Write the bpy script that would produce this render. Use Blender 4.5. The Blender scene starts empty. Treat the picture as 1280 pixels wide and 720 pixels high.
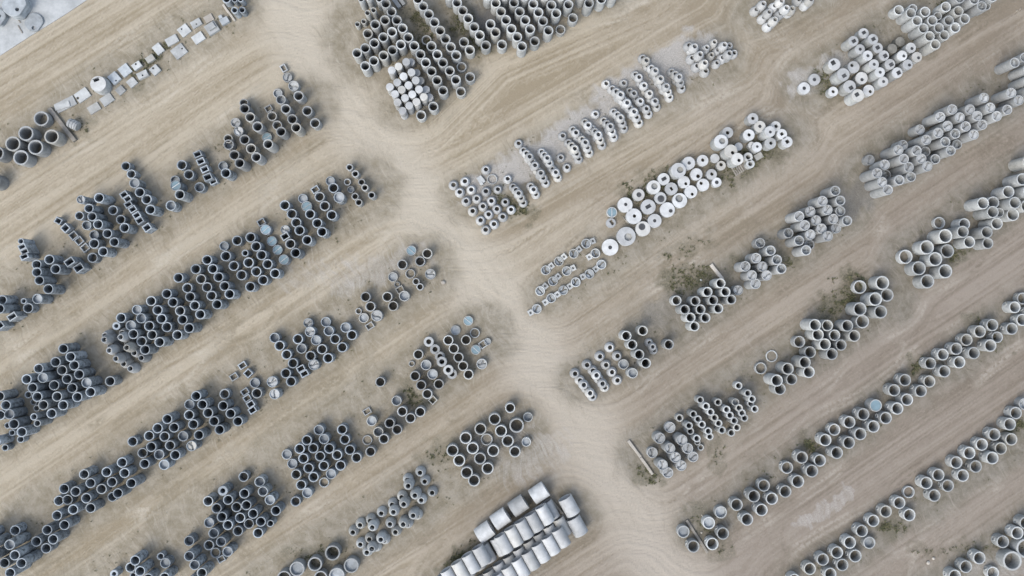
import bpy, bmesh, math, random
import numpy as np
from mathutils import Matrix, Vector

random.seed(7)
rng = np.random.default_rng(11)
SC = bpy.context.scene
COL = SC.collection

# ------------------------------------------------------------ camera
W_PX, H_PX, F_PX, H_CAM = 1280.0, 720.0, 960.0, 66.67
NADIR = (608.0, 383.0)
_d = Vector(((NADIR[0] - 640) / F_PX, -(NADIR[1] - 360) / F_PX, -1)).normalized()
_z = -_d
_x = (Vector((1, 0, 0)) - _z * _z.x).normalized()
_y = _z.cross(_x)
R_CAM = Matrix((_x, _y, _z))
cam = bpy.data.cameras.new("camera")
cam.sensor_width = 36.0
cam.lens = 36.0 * F_PX / W_PX
cam.clip_start = 0.5
cam.clip_end = 2000
cam_o = bpy.data.objects.new("camera", cam)
cam_o.matrix_world = Matrix.Translation((0, 0, H_CAM)) @ R_CAM.to_4x4()
COL.objects.link(cam_o)
SC.camera = cam_o

# ------------------------------------------------------------ light
SUN_DIR = Vector((-0.66, -0.75, 0.0)).normalized()      # towards the sun, on the ground
SUN_EL = math.radians(50)
to_sun = Vector((SUN_DIR.x * math.cos(SUN_EL), SUN_DIR.y * math.cos(SUN_EL), math.sin(SUN_EL)))
world = bpy.data.worlds.new("World")
SC.world = world
world.use_nodes = True
wn = world.node_tree
bg = wn.nodes["Background"]
sky = wn.nodes.new("ShaderNodeTexSky")
sky.sky_type = 'NISHITA'
sky.sun_disc = False
sky.sun_elevation = SUN_EL
sky.sun_rotation = math.atan2(to_sun.x, to_sun.y)
sky.altitude = 100
sky.air_density = 1.0
sky.dust_density = 3.0
hsv = wn.nodes.new("ShaderNodeHueSaturation")          # thin overcast: the blue is washed out
hsv.inputs["Saturation"].default_value = 0.62
wn.links.new(sky.outputs[0], hsv.inputs["Color"])
wn.links.new(hsv.outputs[0], bg.inputs[0])
bg.inputs[1].default_value = 0.15
sun = bpy.data.lights.new("sun", 'SUN')
sun.energy = 0.6
sun.angle = math.radians(30)
sun.color = (1.0, 0.93, 0.84)
sun_o = bpy.data.objects.new("sun", sun)
sun_o.rotation_euler = to_sun.to_track_quat('Z', 'Y').to_euler()
sun_o.location = (-40, -20, 60)
COL.objects.link(sun_o)
SC.view_settings.view_transform = 'Standard'
SC.view_settings.look = 'None'
SC.view_settings.gamma = 1.0
SC.cycles.diffuse_bounces = 1
SC.cycles.max_bounces = 4
SC.view_settings.exposure = 1.33

# ------------------------------------------------------------ helpers
def P3(px, py, z=0.0):
    v = R_CAM @ Vector(((px - 640) / F_PX, -(py - 360) / F_PX, -1))
    t = (z - H_CAM) / v.z
    return Vector((v.x * t, v.y * t, z))

def m_per_px(z):
    return (H_CAM - z) / F_PX

def img_dir(dx, dy):
    """an image direction as a world direction on the ground"""
    return Vector((dx, -dy, 0)).normalized()

def link(name, me, parent=None, loc=None, rot=0.0):
    o = bpy.data.objects.new(name, me)
    COL.objects.link(o)
    if parent is not None:
        o.parent = parent
    if loc is not None:
        o.location = loc
    if rot:
        o.rotation_euler = (0, 0, rot)
    return o

def tag(o, label, cat, group=None):
    o["label"] = label
    o["category"] = cat
    o["kind"] = "thing"
    if group:
        o["group"] = group
    return o

def to_mesh(bm, name, mat, smooth=True, ang=35):
    bmesh.ops.recalc_face_normals(bm, faces=bm.faces)
    me = bpy.data.meshes.new(name)
    bm.to_mesh(me)
    bm.free()
    me.materials.append(mat)
    if smooth:
        me.shade_smooth()
        me.set_sharp_from_angle(angle=math.radians(ang))
    return me

def ring_pts(cx, cy, r, z, n, a0=0.0):
    return [(cx + r * math.cos(a0 + 2 * math.pi * i / n), cy + r * math.sin(a0 + 2 * math.pi * i / n), z) for i in range(n)]

def loft(bm, loops, close_first=False, close_last=False):
    rows = [[bm.verts.new(p) for p in l] for l in loops]
    n = len(rows[0])
    for a, b in zip(rows, rows[1:]):
        for i in range(n):
            j = (i + 1) % n
            bm.faces.new((a[i], a[j], b[j], b[i]))
    if close_first:
        bm.faces.new(rows[0])
    if close_last:
        bm.faces.new(rows[-1])
    return rows

def lathe(bm, prof, n=36, cx=0, cy=0, close_last=False, wob=0.0):
    return loft(bm, [ring_pts(cx, cy, r, z, n) for r, z in prof], close_last=close_last)

# ------------------------------------------------------------ materials
def nodes_of(name):
    m = bpy.data.materials.new(name)
    m.use_nodes = True
    nt = m.node_tree
    return m, nt, nt.nodes, nt.links, nt.nodes["Principled BSDF"]

def N(nt, t, **kw):
    n = nt.nodes.new(t)
    for k, v in kw.items():
        if k in n.inputs.keys():
            n.inputs[k].default_value = v
        else:
            setattr(n, k, v)
    return n

def mixc(nt, fac, a, b, blend='MIX'):
    n = nt.nodes.new("ShaderNodeMix")
    n.data_type = 'RGBA'
    n.blend_type = blend
    for s, v in ((0, fac), (6, a), (7, b)):
        if isinstance(v, (int, float)):
            n.inputs[s].default_value = v
        elif isinstance(v, tuple):
            n.inputs[s].default_value = (*v, 1.0) if len(v) == 3 else v
        else:
            nt.links.new(v, n.inputs[s])
    return n.outputs[2]

def math_n(nt, op, a, b=None, clamp=False):
    n = nt.nodes.new("ShaderNodeMath")
    n.operation = op
    n.use_clamp = clamp
    for s, v in ((0, a), (1, b)):
        if v is None:
            continue
        if isinstance(v, (int, float)):
            n.inputs[s].default_value = v
        else:
            nt.links.new(v, n.inputs[s])
    return n.outputs[0]

def ramp(nt, val, p0, p1, c0=(0, 0, 0), c1=(1, 1, 1)):
    n = nt.nodes.new("ShaderNodeValToRGB")
    n.color_ramp.elements[0].position = p0
    n.color_ramp.elements[1].position = p1
    n.color_ramp.elements[0].color = (*c0, 1)
    n.color_ramp.elements[1].color = (*c1, 1)
    nt.links.new(val, n.inputs[0])
    return n.outputs[0]

def concrete(name, col, var=0.18, stain=0.0, stain_col=(0.07, 0.08, 0.085), rib=0.0, rough=0.85, warm=0.0):
    col = tuple(x * 0.64 for x in col)
    m, nt, nd, lk, bs = nodes_of(name)
    tc = N(nt, "ShaderNodeTexCoord")
    oi = N(nt, "ShaderNodeObjectInfo")
    comb = N(nt, "ShaderNodeCombineXYZ")
    r1 = math_n(nt, 'MULTIPLY', oi.outputs["Random"], 57.0)
    lk.new(r1, comb.inputs[0]); lk.new(r1, comb.inputs[2])
    add = N(nt, "ShaderNodeVectorMath", operation='ADD')
    lk.new(tc.outputs["Object"], add.inputs[0]); lk.new(comb.outputs[0], add.inputs[1])
    n1 = N(nt, "ShaderNodeTexNoise", Scale=1.6, Detail=5.0, Roughness=0.62)
    lk.new(add.outputs[0], n1.inputs["Vector"])
    n2 = N(nt, "ShaderNodeTexNoise", Scale=14.0, Detail=3.0, Roughness=0.6)
    lk.new(add.outputs[0], n2.inputs["Vector"])
    dark = tuple(c * (1 - var * 1.5) for c in col)
    lite = tuple(min(0.82, c * (1 + var)) for c in col)
    c = mixc(nt, ramp(nt, n1.outputs[0], 0.32, 0.68), dark, lite)
    c = mixc(nt, math_n(nt, 'MULTIPLY', ramp(nt, n2.outputs[0], 0.35, 0.7), 0.35), c, tuple(x * 0.72 for x in col))
    # each piece its own batch tone
    br = math_n(nt, 'ADD', math_n(nt, 'MULTIPLY', oi.outputs["Random"], 0.46), 0.75)
    hs = N(nt, "ShaderNodeHueSaturation")
    lk.new(br, hs.inputs["Value"]); lk.new(c, hs.inputs["Color"])
    c = hs.outputs[0]
    if warm:
        r2 = math_n(nt, 'FRACT', math_n(nt, 'MULTIPLY', oi.outputs["Random"], 13.7))
        c = mixc(nt, math_n(nt, 'MULTIPLY', ramp(nt, r2, 0.7, 1.0), warm), c, (0.42, 0.38, 0.28))
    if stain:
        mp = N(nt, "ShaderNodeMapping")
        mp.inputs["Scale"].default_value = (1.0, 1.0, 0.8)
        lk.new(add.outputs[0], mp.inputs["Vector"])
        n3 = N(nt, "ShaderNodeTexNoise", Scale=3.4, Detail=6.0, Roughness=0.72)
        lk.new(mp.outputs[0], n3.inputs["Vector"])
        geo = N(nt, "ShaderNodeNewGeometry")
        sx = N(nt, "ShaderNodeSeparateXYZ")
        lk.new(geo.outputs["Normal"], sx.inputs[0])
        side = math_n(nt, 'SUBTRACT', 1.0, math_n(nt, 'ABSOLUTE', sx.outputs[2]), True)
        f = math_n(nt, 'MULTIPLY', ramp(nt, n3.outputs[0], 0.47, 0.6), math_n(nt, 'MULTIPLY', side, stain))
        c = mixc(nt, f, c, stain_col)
    if rib:
        sx2 = N(nt, "ShaderNodeSeparateXYZ")
        lk.new(tc.outputs["Object"], sx2.inputs[0])
        w = math_n(nt, 'SINE', math_n(nt, 'MULTIPLY', sx2.outputs[2], 24.0))
        c = mixc(nt, math_n(nt, 'MULTIPLY', ramp(nt, w, 0.6, 1.0), rib), c, tuple(x * 0.6 for x in col))
        vo = N(nt, "ShaderNodeTexVoronoi", Scale=2.6)
        lk.new(add.outputs[0], vo.inputs["Vector"])
        c = mixc(nt, math_n(nt, 'MULTIPLY', ramp(nt, vo.outputs[0], 0.03, 0.09, (1, 1, 1), (0, 0, 0)), 0.7), c, (0.05, 0.05, 0.05))
    lk.new(c, bs.inputs["Base Color"])
    bs.inputs["Roughness"].default_value = rough
    bs.inputs["Specular IOR Level"].default_value = 0.25
    bp = N(nt, "ShaderNodeBump", Strength=0.35, Distance=0.02)
    lk.new(n2.outputs[0], bp.inputs["Height"])
    lk.new(bp.outputs[0], bs.inputs["Normal"])
    return m

MAT = {
    'grey': concrete("concrete_weathered", (0.41, 0.46, 0.495), 0.22, stain=0.9, warm=0.12),
    'mid': concrete("concrete_cast", (0.41, 0.43, 0.43), 0.15, stain=0.3, warm=0.25),
    'pale': concrete("concrete_pale", (0.51, 0.535, 0.53), 0.14, stain=0.25, warm=0.18),
    'white': concrete("concrete_white", (0.56, 0.58, 0.58), 0.14, stain=0.3, warm=0.22),
    'base': concrete("concrete_ribbed", (0.44, 0.46, 0.46), 0.14, stain=0.15, rib=0.28),
    'floor': concrete("concrete_floor", (0.42, 0.46, 0.48), 0.2),
    'slab': concrete("concrete_slab", (0.46, 0.48, 0.475), 0.2, warm=0.35),
    'old': concrete("concrete_old", (0.27, 0.265, 0.235), 0.3, stain=0.3),
    'timber': concrete("timber_weathered", (0.34, 0.32, 0.28), 0.25),
    'timber_white': concrete("timber_bleached", (0.55, 0.52, 0.46), 0.15),
    'cover': concrete("water_and_lid_blue", (0.24, 0.35, 0.40), 0.12, rough=0.45),  # standing water with the reflected sky put into its blue; also the plain lid
    'cover_dark': concrete("cover_teal", (0.10, 0.19, 0.22), 0.2, rough=0.45),
    'iron': concrete("iron_grate", (0.10, 0.105, 0.11), 0.3, rough=0.6),
    'dark': concrete("soil_plug", (0.035, 0.033, 0.03), 0.3),
}

# ------------------------------------------------------------ ground: one sheet with worn lanes
S2 = 33.5
STRIPS = [((-60, 230), (300, 5), 28), ((-60, 430), (385, 130), 33), ((-60, 565), (465, 230), 38), ((-60, 730), (535, 335), 38),
          ((90, 765), (600, 420), 40), ((300, 760), (650, 540), 36), ((560, 740), (715, 640), 30), ((470, 50), (780, -60), 60),
          ((510, 120), (560, 60), 40), ((585, 245), (905, 70), 30), ((685, 370), (985, 165), 24), ((728, 475), (1060, 260), 30),
          ((1085, 222), (1340, 60), 34), ((805, 570), (1110, 370), 32), ((1140, 325), (1340, 190), 34), ((865, 665), (1340, 350), 22),
          ((990, 735), (1340, 505), 22), ((1170, 735), (1340, 620), 26), ((945, 20), (1020, -20), 28), ((1010, 105), (1340, -90), 32)]
GRAVEL = [((600, 235), (760, 150), 26, 1.0), ((700, 175), (880, 60), 24, 1.0), ((760, 120), (860, 55), 20, 1.0), ((590, 40), (640, 8), 26, -0.9), ((1060, 260), (1085, 235), 20, -0.5),
          ((1000, 105), (1060, 70), 18, 0.7), ((430, 350), (520, 320), 24, 0.5), ((640, 590), (690, 560), 30, 0.45), ((1230, 715), (1290, 690), 24, 0.5),
          ((600, 560), (660, 545), 22, 0.4), ((820, 395), (850, 375), 22, -0.3), ((360, 350), (440, 335), 20, 0.35), ((1000, 655), (1060, 615), 10, 0.6)]
DAMP = [((900, 215), (960, 185), 18, 0.9), ((840, 345), (885, 350), 22, 0.8), ((1040, 385), (1068, 360), 22, 0.9), ((1000, 440), (1035, 425), 10, 0.6),
        ((1145, 462), (1152, 450), 9, 0.8), ((835, 320), (880, 300), 12, 0.4), ((575, 25), (600, 60), 18, 0.9), ((520, 20), (530, 60), 14, 0.7), ((930, 330), (985, 330), 12, 0.7),
        ((895, 560), (900, 580), 10, 0.5), ((1255, 430), (1215, 395), 10, 0.5), ((1020, 560), (1010, 555), 10, 0.6), ((870, 640), (900, 690), 14, 0.5),
        ((1020, 92), (1040, 115), 12, 0.7), ((560, 705), (600, 680), 12, 0.7), ((535, 570), (560, 565), 14, 0.5), ((370, 700), (420, 690), 16, 0.5),
        ((510, 485), (525, 500), 10, 0.6), ((620, 245), (660, 265), 14, 0.6), ((1165, 40), (1185, 5), 10, 0.7), ((800, 590), (820, 605), 9, 0.6), ((300, 100), (330, 60), 1, 0.0),
        ((205, 60), (170, 95), 9, 0.6), ((110, 150), (100, 165), 10, 0.4), ((785, 255), (850, 215), 20, 0.6), ((1190, 320), (1215, 300), 10, 0.6), ((1260, 540), (1280, 530), 8, 0.7),
        ((1140, 690), (1280, 680), 8, 0.4), ((1100, 660), (1130, 655), 6, 0.7), ((600, 400), (640, 480), 1, 0.0), ((1115, 70), (1160, 60), 16, 0.35)]
ROAD = [(330, -60), (365, 20), (420, 120), (500, 220), (570, 310), (640, 405), (705, 490), (770, 600), (850, 740)]

GX0, GX1, GY0, GY1, GD = -50.0, 50.0, -29.0, 29.0, 0.15
gx = np.arange(GX0, GX1 + 1e-6, GD)
gy = np.arange(GY0, GY1 + 1e-6, GD)
GXX, GYY = np.meshgrid(gx, gy)

def seg_dist(X, Y, a, b):
    ax, ay = a; bx, by = b
    dx, dy = bx - ax, by - ay
    t = np.clip(((X - ax) * dx + (Y - ay) * dy) / (dx * dx + dy * dy + 1e-9), 0, 1)
    return np.hypot(X - ax - t * dx, Y - ay - t * dy)

def w2(p):
    v = P3(p[0], p[1])
    return (v.x, v.y)

def smooth_noise(shape, cell, seed):
    r = np.random.default_rng(seed)
    h, w = shape
    cell = cell * 0.2 / GD
    gh, gw = int(h / cell) + 3, int(w / cell) + 3
    g = r.random((gh, gw))
    y = np.arange(h) / cell
    x = np.arange(w) / cell
    yi, xi = y.astype(int), x.astype(int)
    fy, fx = (y - yi)[:, None], (x - xi)[None, :]
    fy, fx = fy * fy * (3 - 2 * fy), fx * fx * (3 - 2 * fx)
    a = g[yi][:, xi]; b = g[yi][:, xi + 1]; c = g[yi + 1][:, xi]; d = g[yi + 1][:, xi + 1]
    return (a * (1 - fx) + b * fx) * (1 - fy) + (c * (1 - fx) + d * fx) * fy

def blur(a, n):
    for _ in range(n):
        a = (a + np.roll(a, 1, 0) + np.roll(a, -1, 0)) / 3
        a = (a + np.roll(a, 1, 1) + np.roll(a, -1, 1)) / 3
    return a

SH = GXX.shape
warp = (smooth_noise(SH, 14, 1) - 0.5) * 1.6 + (smooth_noise(SH, 5, 2) - 0.5) * 0.9
sd = np.full(SH, 99.0)
for a, b, hw in STRIPS:
    sd = np.minimum(sd, seg_dist(GXX, GYY, w2(a), w2(b)) - hw * 0.0694)
rd = np.full(SH, 99.0)
tx = np.zeros(SH); ty = np.zeros(SH)
for a, b in zip(ROAD, ROAD[1:]):
    d = seg_dist(GXX, GYY, w2(a), w2(b))
    A, B = w2(a), w2(b)
    L = math.hypot(B[0] - A[0], B[1] - A[1])
    k = np.exp(-np.minimum(d, 40) / 2.0)
    tx += k * (B[0] - A[0]) / L; ty += k * (B[1] - A[1]) / L
    rd = np.minimum(rd, d)
sdb = blur(sd, 10)
gyy, gxx = np.gradient(sdb)
fx_, fy_ = -gyy, gxx
nn = np.hypot(fx_, fy_) + 1e-6
fx_, fy_ = fx_ / nn, fy_ / nn
sg = np.sign(fx_ * math.cos(math.radians(S2)) + fy_ * math.sin(math.radians(S2)))
sg[sg == 0] = 1
fx_, fy_ = fx_ * sg, fy_ * sg
ca, sa = math.cos(math.radians(S2)), math.sin(math.radians(S2))
fx_, fy_ = fx_ + 0.5 * ca, fy_ + 0.5 * sa
tn = np.hypot(tx, ty) + 1e-9
kr = np.exp(-(rd / 2.6) ** 2) * 1.8
fx2, fy2 = fx_ + kr * tx / tn, fy_ + kr * ty / tn
nn = np.hypot(fx2, fy2) + 1e-6
fx2, fy2 = fx2 / nn, fy2 / nn

def lic(src, steps):
    acc = src.copy()
    for s in (1, -1):
        X = (GXX - GX0) / GD; Y = (GYY - GY0) / GD
        X = X.copy(); Y = Y.copy()
        for _ in range(steps):
            xi = np.clip(np.rint(X).astype(int), 0, SH[1] - 1)
            yi = np.clip(np.rint(Y).astype(int), 0, SH[0] - 1)
            X = X + s * fx2[yi, xi]; Y = Y + s * fy2[yi, xi]
            xi = np.clip(np.rint(X).astype(int), 0, SH[1] - 1)
            yi = np.clip(np.rint(Y).astype(int), 0, SH[0] - 1)
            acc += src[yi, xi]
    return acc / (2 * steps + 1)

def nrm(a):
    return (a - a.mean()) / a.std()
st = nrm(lic(rng.random(SH), 50)) * 1.0 + nrm(lic(smooth_noise(SH, 2.2, 5), 90)) * 0.8 + nrm(lic(smooth_noise(SH, 9.0, 6), 90)) * 0.45
streak = np.clip(0.5 + 0.2 * nrm(st), 0, 1)
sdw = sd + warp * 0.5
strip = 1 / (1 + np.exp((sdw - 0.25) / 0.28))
road = np.exp(-((rd + warp * 0.25) / 3.5) ** 3)
lanemid = np.clip((sdw - 0.2) / 1.6, 0, 1)
grav = np.zeros(SH); dk = np.zeros(SH); damp = np.zeros(SH)
nz = smooth_noise(SH, 4, 8) * 0.6 + smooth_noise(SH, 2, 9) * 0.4
for a, b, hw, s in GRAVEL:
    m = np.clip(1.2 - (seg_dist(GXX, GYY, w2(a), w2(b)) + (nz - 0.5) * 1.8) / (hw * 0.0694), 0, 1)
    m = np.clip(m * 1.5, 0, 1)
    if s > 0:
        grav = np.maximum(grav, m * s)
    else:
        dk = np.maximum(dk, m * -s)
for a, b, hw, s in DAMP:
    if s <= 0:
        continue
    m = np.clip(1.25 - (seg_dist(GXX, GYY, w2(a), w2(b)) + (nz - 0.5) * 2.6) / (hw * 0.0694), 0, 1)
    damp = np.maximum(damp, np.clip(m * 1.6, 0, 1) * s)
def band(d, c, w):
    return np.exp(-((d - c) / w) ** 2)
wv1 = (smooth_noise(SH, 26, 21) - 0.5) * 1.3
wv2 = (smooth_noise(SH, 22, 22) - 0.5) * 1.5
edge_ = np.clip((rd - 2.4) / 1.5, 0, 1)
g1 = np.clip((smooth_noise(SH, 16, 23) - 0.42) * 5, 0, 1)
g2 = np.clip((smooth_noise(SH, 14, 24) - 0.45) * 5, 0, 1)
track = (band(sdb + wv1, 0.45, 0.16) + band(sdb + wv1, 0.95, 0.16)) * g1 + (band(sdb + wv2, 0.75, 0.13) + band(sdb + wv2, 1.35, 0.13)) * g2 * 0.8
track *= edge_
rds = blur(rd, 14)
track += (band(rds + wv1 * .3, 0.7, 0.15) + band(rds + wv1 * .3, 1.6, 0.15)) * g2 * 0.22 + (band(rds + wv2 * .3, 1.1, 0.15) + band(rds + wv2 * .3, 2.3, 0.15)) * g1 * 0.2
for cx, cy, r_, a0, a1 in ((984, 668, 15, 60, 330), (1010, 674, 26, 150, 320), (560, 505, 18, 20, 170), (830, 590, 30, 200, 330), (545, 590, 12, 10, 350)):
    c_ = w2((cx, cy))
    ang = np.degrees(np.arctan2(GYY - c_[1], GXX - c_[0]))
    rr_ = np.hypot(GXX - c_[0], GYY - c_[1])
    inside = ((ang - a0) % 360 < (a1 - a0)).astype(float)
    track += (band(rr_, r_ * 0.0694, 0.13) + band(rr_, r_ * 0.0694 + 0.55, 0.13)) * inside * 0.8
track = np.clip(track * (0.5 + nz), 0, 1)

nyv, nxv = SH
idx = np.arange(nxv * nyv).reshape(SH)
q = np.stack([idx[:-1, :-1], idx[:-1, 1:], idx[1:, 1:], idx[1:, :-1]], -1).reshape(-1, 4)
verts = np.stack([GXX, GYY, np.zeros(SH)], -1).reshape(-1, 3)
# skirt far beyond the view so that the sheet reaches the horizon
far = 900.0
outer = np.array([(-far, -far, 0), (far, -far, 0), (far, far, 0), (-far, far, 0)], float)
cs = [idx[0, 0], idx[0, -1], idx[-1, -1], idx[-1, 0]]
nV = len(verts)
verts = np.vstack([verts, outer])
edges_ids = [list(idx[0, :]), list(idx[:, -1]), list(idx[-1, ::-1]), list(idx[::-1, 0])]
faces = [tuple(f) for f in q]
for k in range(4):
    run = edges_ids[k]
    faces.append(tuple([nV + k, nV + (k + 1) % 4] + run[::-1]))
gm = bpy.data.meshes.new("ground")
gm.from_pydata(verts, [], faces)
gm.shade_smooth()

def attr(name, arr, fill):
    a = gm.attributes.new(name, 'FLOAT', 'POINT')
    a.data.foreach_set("value", np.concatenate([arr.reshape(-1), np.full(4, fill)]).astype(np.float32))

attr("streak", streak, 0.5); attr("strip", strip, 0.0); attr("road", road, 0.0); attr("lanemid", lanemid, 1.0)
attr("gravel", grav, 0.0); attr("darkgravel", dk, 0.0); attr("damp", damp, 0.0); attr("track", track, 0.0)

def ground_mat():
    m, nt, nd, lk, bs = nodes_of("packed_earth")
    A = lambda n: N(nt, "ShaderNodeAttribute", attribute_name=n).outputs["Fac"]
    tc = N(nt, "ShaderNodeTexCoord")
    pos = tc.outputs["Object"]
    sep = N(nt, "ShaderNodeSeparateXYZ"); lk.new(pos, sep.inputs[0])
    big = N(nt, "ShaderNodeTexNoise", Scale=0.09, Detail=4.0, Roughness=0.6); lk.new(pos, big.inputs["Vector"])
    mid = N(nt, "ShaderNodeTexNoise", Scale=0.9, Detail=6.0, Roughness=0.68); lk.new(pos, mid.inputs["Vector"])
    fine = N(nt, "ShaderNodeTexNoise", Scale=6.0, Detail=5.0, Roughness=0.7); lk.new(pos, fine.inputs["Vector"])
    grit = N(nt, "ShaderNodeTexNoise", Scale=24.0, Detail=2.0, Roughness=0.7); lk.new(pos, grit.inputs["Vector"])
    # the soil turns greyer and browner towards the east side of the yard
    east = math_n(nt, 'ADD', math_n(nt, 'MULTIPLY', sep.outputs[0], 0.016), math_n(nt, 'MULTIPLY', sep.outputs[1], -0.012))
    east = math_n(nt, 'ADD', east, math_n(nt, 'ADD', 0.1, math_n(nt, 'MULTIPLY', big.outputs[0], 0.6)))
    e = ramp(nt, east, 0.22, 1.0)
    lane = mixc(nt, e, (0.468, 0.418, 0.322), (0.315, 0.276, 0.230))
    lane_d = mixc(nt, e, (0.315, 0.267, 0.187), (0.226, 0.192, 0.153))
    s = math_n(nt, 'ADD', A("streak"), math_n(nt, 'MULTIPLY', math_n(nt, 'SUBTRACT', mid.outputs[0], 0.5), 0.55))
    c = mixc(nt, ramp(nt, s, 0.15, 0.78), lane_d, lane)
    # road: pale and smooth
    roadc = mixc(nt, e, (0.515, 0.472, 0.385), (0.45, 0.41, 0.345))
    c = mixc(nt, math_n(nt, 'MULTIPLY', A("road"), 0.85), c, roadc)
    # wheel tracks: pressed, half of them dusted pale
    tcol = mixc(nt, ramp(nt, big.outputs[0], 0.44, 0.56), mixc(nt, e, (0.26, 0.225, 0.16), (0.185, 0.155, 0.12)), mixc(nt, e, (0.53, 0.49, 0.40), (0.42, 0.385, 0.325)))
    tread = N(nt, "ShaderNodeTexNoise", Scale=3.5, Detail=3.0); lk.new(pos, tread.inputs["Vector"])
    c = mixc(nt, math_n(nt, 'MULTIPLY', math_n(nt, 'MULTIPLY', A("track"), ramp(nt, tread.outputs[0], 0.3, 0.55)), 0.8), c, tcol)
    # storage strips: dull trodden soil with grit
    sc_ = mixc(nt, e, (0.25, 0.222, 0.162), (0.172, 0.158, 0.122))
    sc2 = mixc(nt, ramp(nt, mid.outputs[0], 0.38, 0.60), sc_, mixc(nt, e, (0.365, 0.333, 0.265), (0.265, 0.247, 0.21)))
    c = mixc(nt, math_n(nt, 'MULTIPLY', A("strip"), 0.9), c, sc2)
    # short scuffs left by forks and wheels turning in beside the rows
    vr = N(nt, "ShaderNodeVectorRotate", rotation_type='Z_AXIS'); vr.inputs["Angle"].default_value = math.radians(62)
    wn_ = N(nt, "ShaderNodeTexNoise", Scale=0.25, Detail=2.0); lk.new(pos, wn_.inputs["Vector"])
    wv = N(nt, "ShaderNodeVectorMath", operation='MULTIPLY_ADD'); lk.new(wn_.outputs["Color"], wv.inputs[0]); wv.inputs[1].default_value = (3, 3, 0); lk.new(pos, wv.inputs[2])
    lk.new(wv.outputs[0], vr.inputs["Vector"])
    mp = N(nt, "ShaderNodeMapping"); mp.inputs["Scale"].default_value = (0.55, 3.6, 1); lk.new(vr.outputs[0], mp.inputs["Vector"])
    sn = N(nt, "ShaderNodeTexNoise", Scale=1.0, Detail=4.0, Roughness=0.62); lk.new(mp.outputs[0], sn.inputs["Vector"])
    near = math_n(nt, 'SUBTRACT', 1.0, A("lanemid"), True)
    near = math_n(nt, 'MULTIPLY', near, ramp(nt, big.outputs[0], 0.30, 0.50))
    c = mixc(nt, math_n(nt, 'MULTIPLY', math_n(nt, 'MULTIPLY', ramp(nt, sn.outputs[0], 0.55, 0.75), near), 0.6), c, mixc(nt, e, (0.52, 0.48, 0.40), (0.38, 0.35, 0.30)))
    c = mixc(nt, math_n(nt, 'MULTIPLY', math_n(nt, 'MULTIPLY', ramp(nt, sn.outputs[0], 0.30, 0.45, (1, 1, 1), (0, 0, 0)), near), 0.45), c, (0.19, 0.165, 0.12))
    # grey gravel
    gn = N(nt, "ShaderNodeTexNoise", Scale=11.0, Detail=4.0, Roughness=0.8); lk.new(pos, gn.inputs["Vector"])
    gv = mixc(nt, ramp(nt, gn.outputs[0], 0.36, 0.64), (0.30, 0.29, 0.265), (0.60, 0.585, 0.55))
    gf = math_n(nt, 'ADD', A("gravel"), math_n(nt, 'MULTIPLY', math_n(nt, 'SUBTRACT', math_n(nt, 'ADD', math_n(nt, 'MULTIPLY', sn.outputs[0], 0.65), math_n(nt, 'MULTIPLY', mid.outputs[0], 0.35)), 0.5), 1.7))
    gf = math_n(nt, 'MULTIPLY', ramp(nt, gf, 0.22, 0.95), math_n(nt, 'MULTIPLY', math_n(nt, 'GREATER_THAN', A("gravel"), 0.02), 0.85))
    c = mixc(nt, gf, c, gv)
    dgv = mixc(nt, ramp(nt, gn.outputs[0], 0.36, 0.64), (0.10, 0.10, 0.10), (0.24, 0.24, 0.23))
    c = mixc(nt, A("darkgravel"), c, dgv)
    # damp, mossy soil
    dm = mixc(nt, ramp(nt, fine.outputs[0], 0.4, 0.62), (0.055, 0.058, 0.035), (0.17, 0.155, 0.10))
    f = math_n(nt, 'MULTIPLY', A("damp"), ramp(nt, mid.outputs[0], 0.30, 0.58), True)
    c = mixc(nt, math_n(nt, 'MULTIPLY', f, 0.9), c, dm)
    # fine grain, pebbles and scuffs
    c = mixc(nt, math_n(nt, 'MULTIPLY', ramp(nt, fine.outputs[0], 0.58, 0.75), 0.34), c, (0.58, 0.53, 0.44))
    c = mixc(nt, math_n(nt, 'MULTIPLY', ramp(nt, fine.outputs[0], 0.27, 0.42, (1, 1, 1), (0, 0, 0)), 0.40), c, (0.15, 0.125, 0.09))
    c = mixc(nt, math_n(nt, 'MULTIPLY', ramp(nt, grit.outputs[0], 0.62, 0.74), 0.12), c, (0.62, 0.58, 0.50))
    c = mixc(nt, math_n(nt, 'MULTIPLY', ramp(nt, grit.outputs[0], 0.28, 0.37, (1, 1, 1), (0, 0, 0)), 0.18), c, (0.13, 0.11, 0.085))
    c = mixc(nt, 1.0, c, (0.62, 0.622, 0.625), 'MULTIPLY')
    lk.new(c, bs.inputs["Base Color"])
    bs.inputs["Roughness"].default_value = 0.95
    bs.inputs["Specular IOR Level"].default_value = 0.1
    b1 = N(nt, "ShaderNodeBump", Strength=0.5, Distance=0.12); lk.new(s, b1.inputs["Height"])
    b2 = N(nt, "ShaderNodeBump", Strength=0.5, Distance=0.06); lk.new(fine.outputs[0], b2.inputs["Height"]); lk.new(b1.outputs[0], b2.inputs["Normal"])
    lk.new(b2.outputs[0], bs.inputs["Normal"])
    return m

gm.materials.append(ground_mat())
ground = link("ground", gm)
ground["kind"] = "structure"

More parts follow.
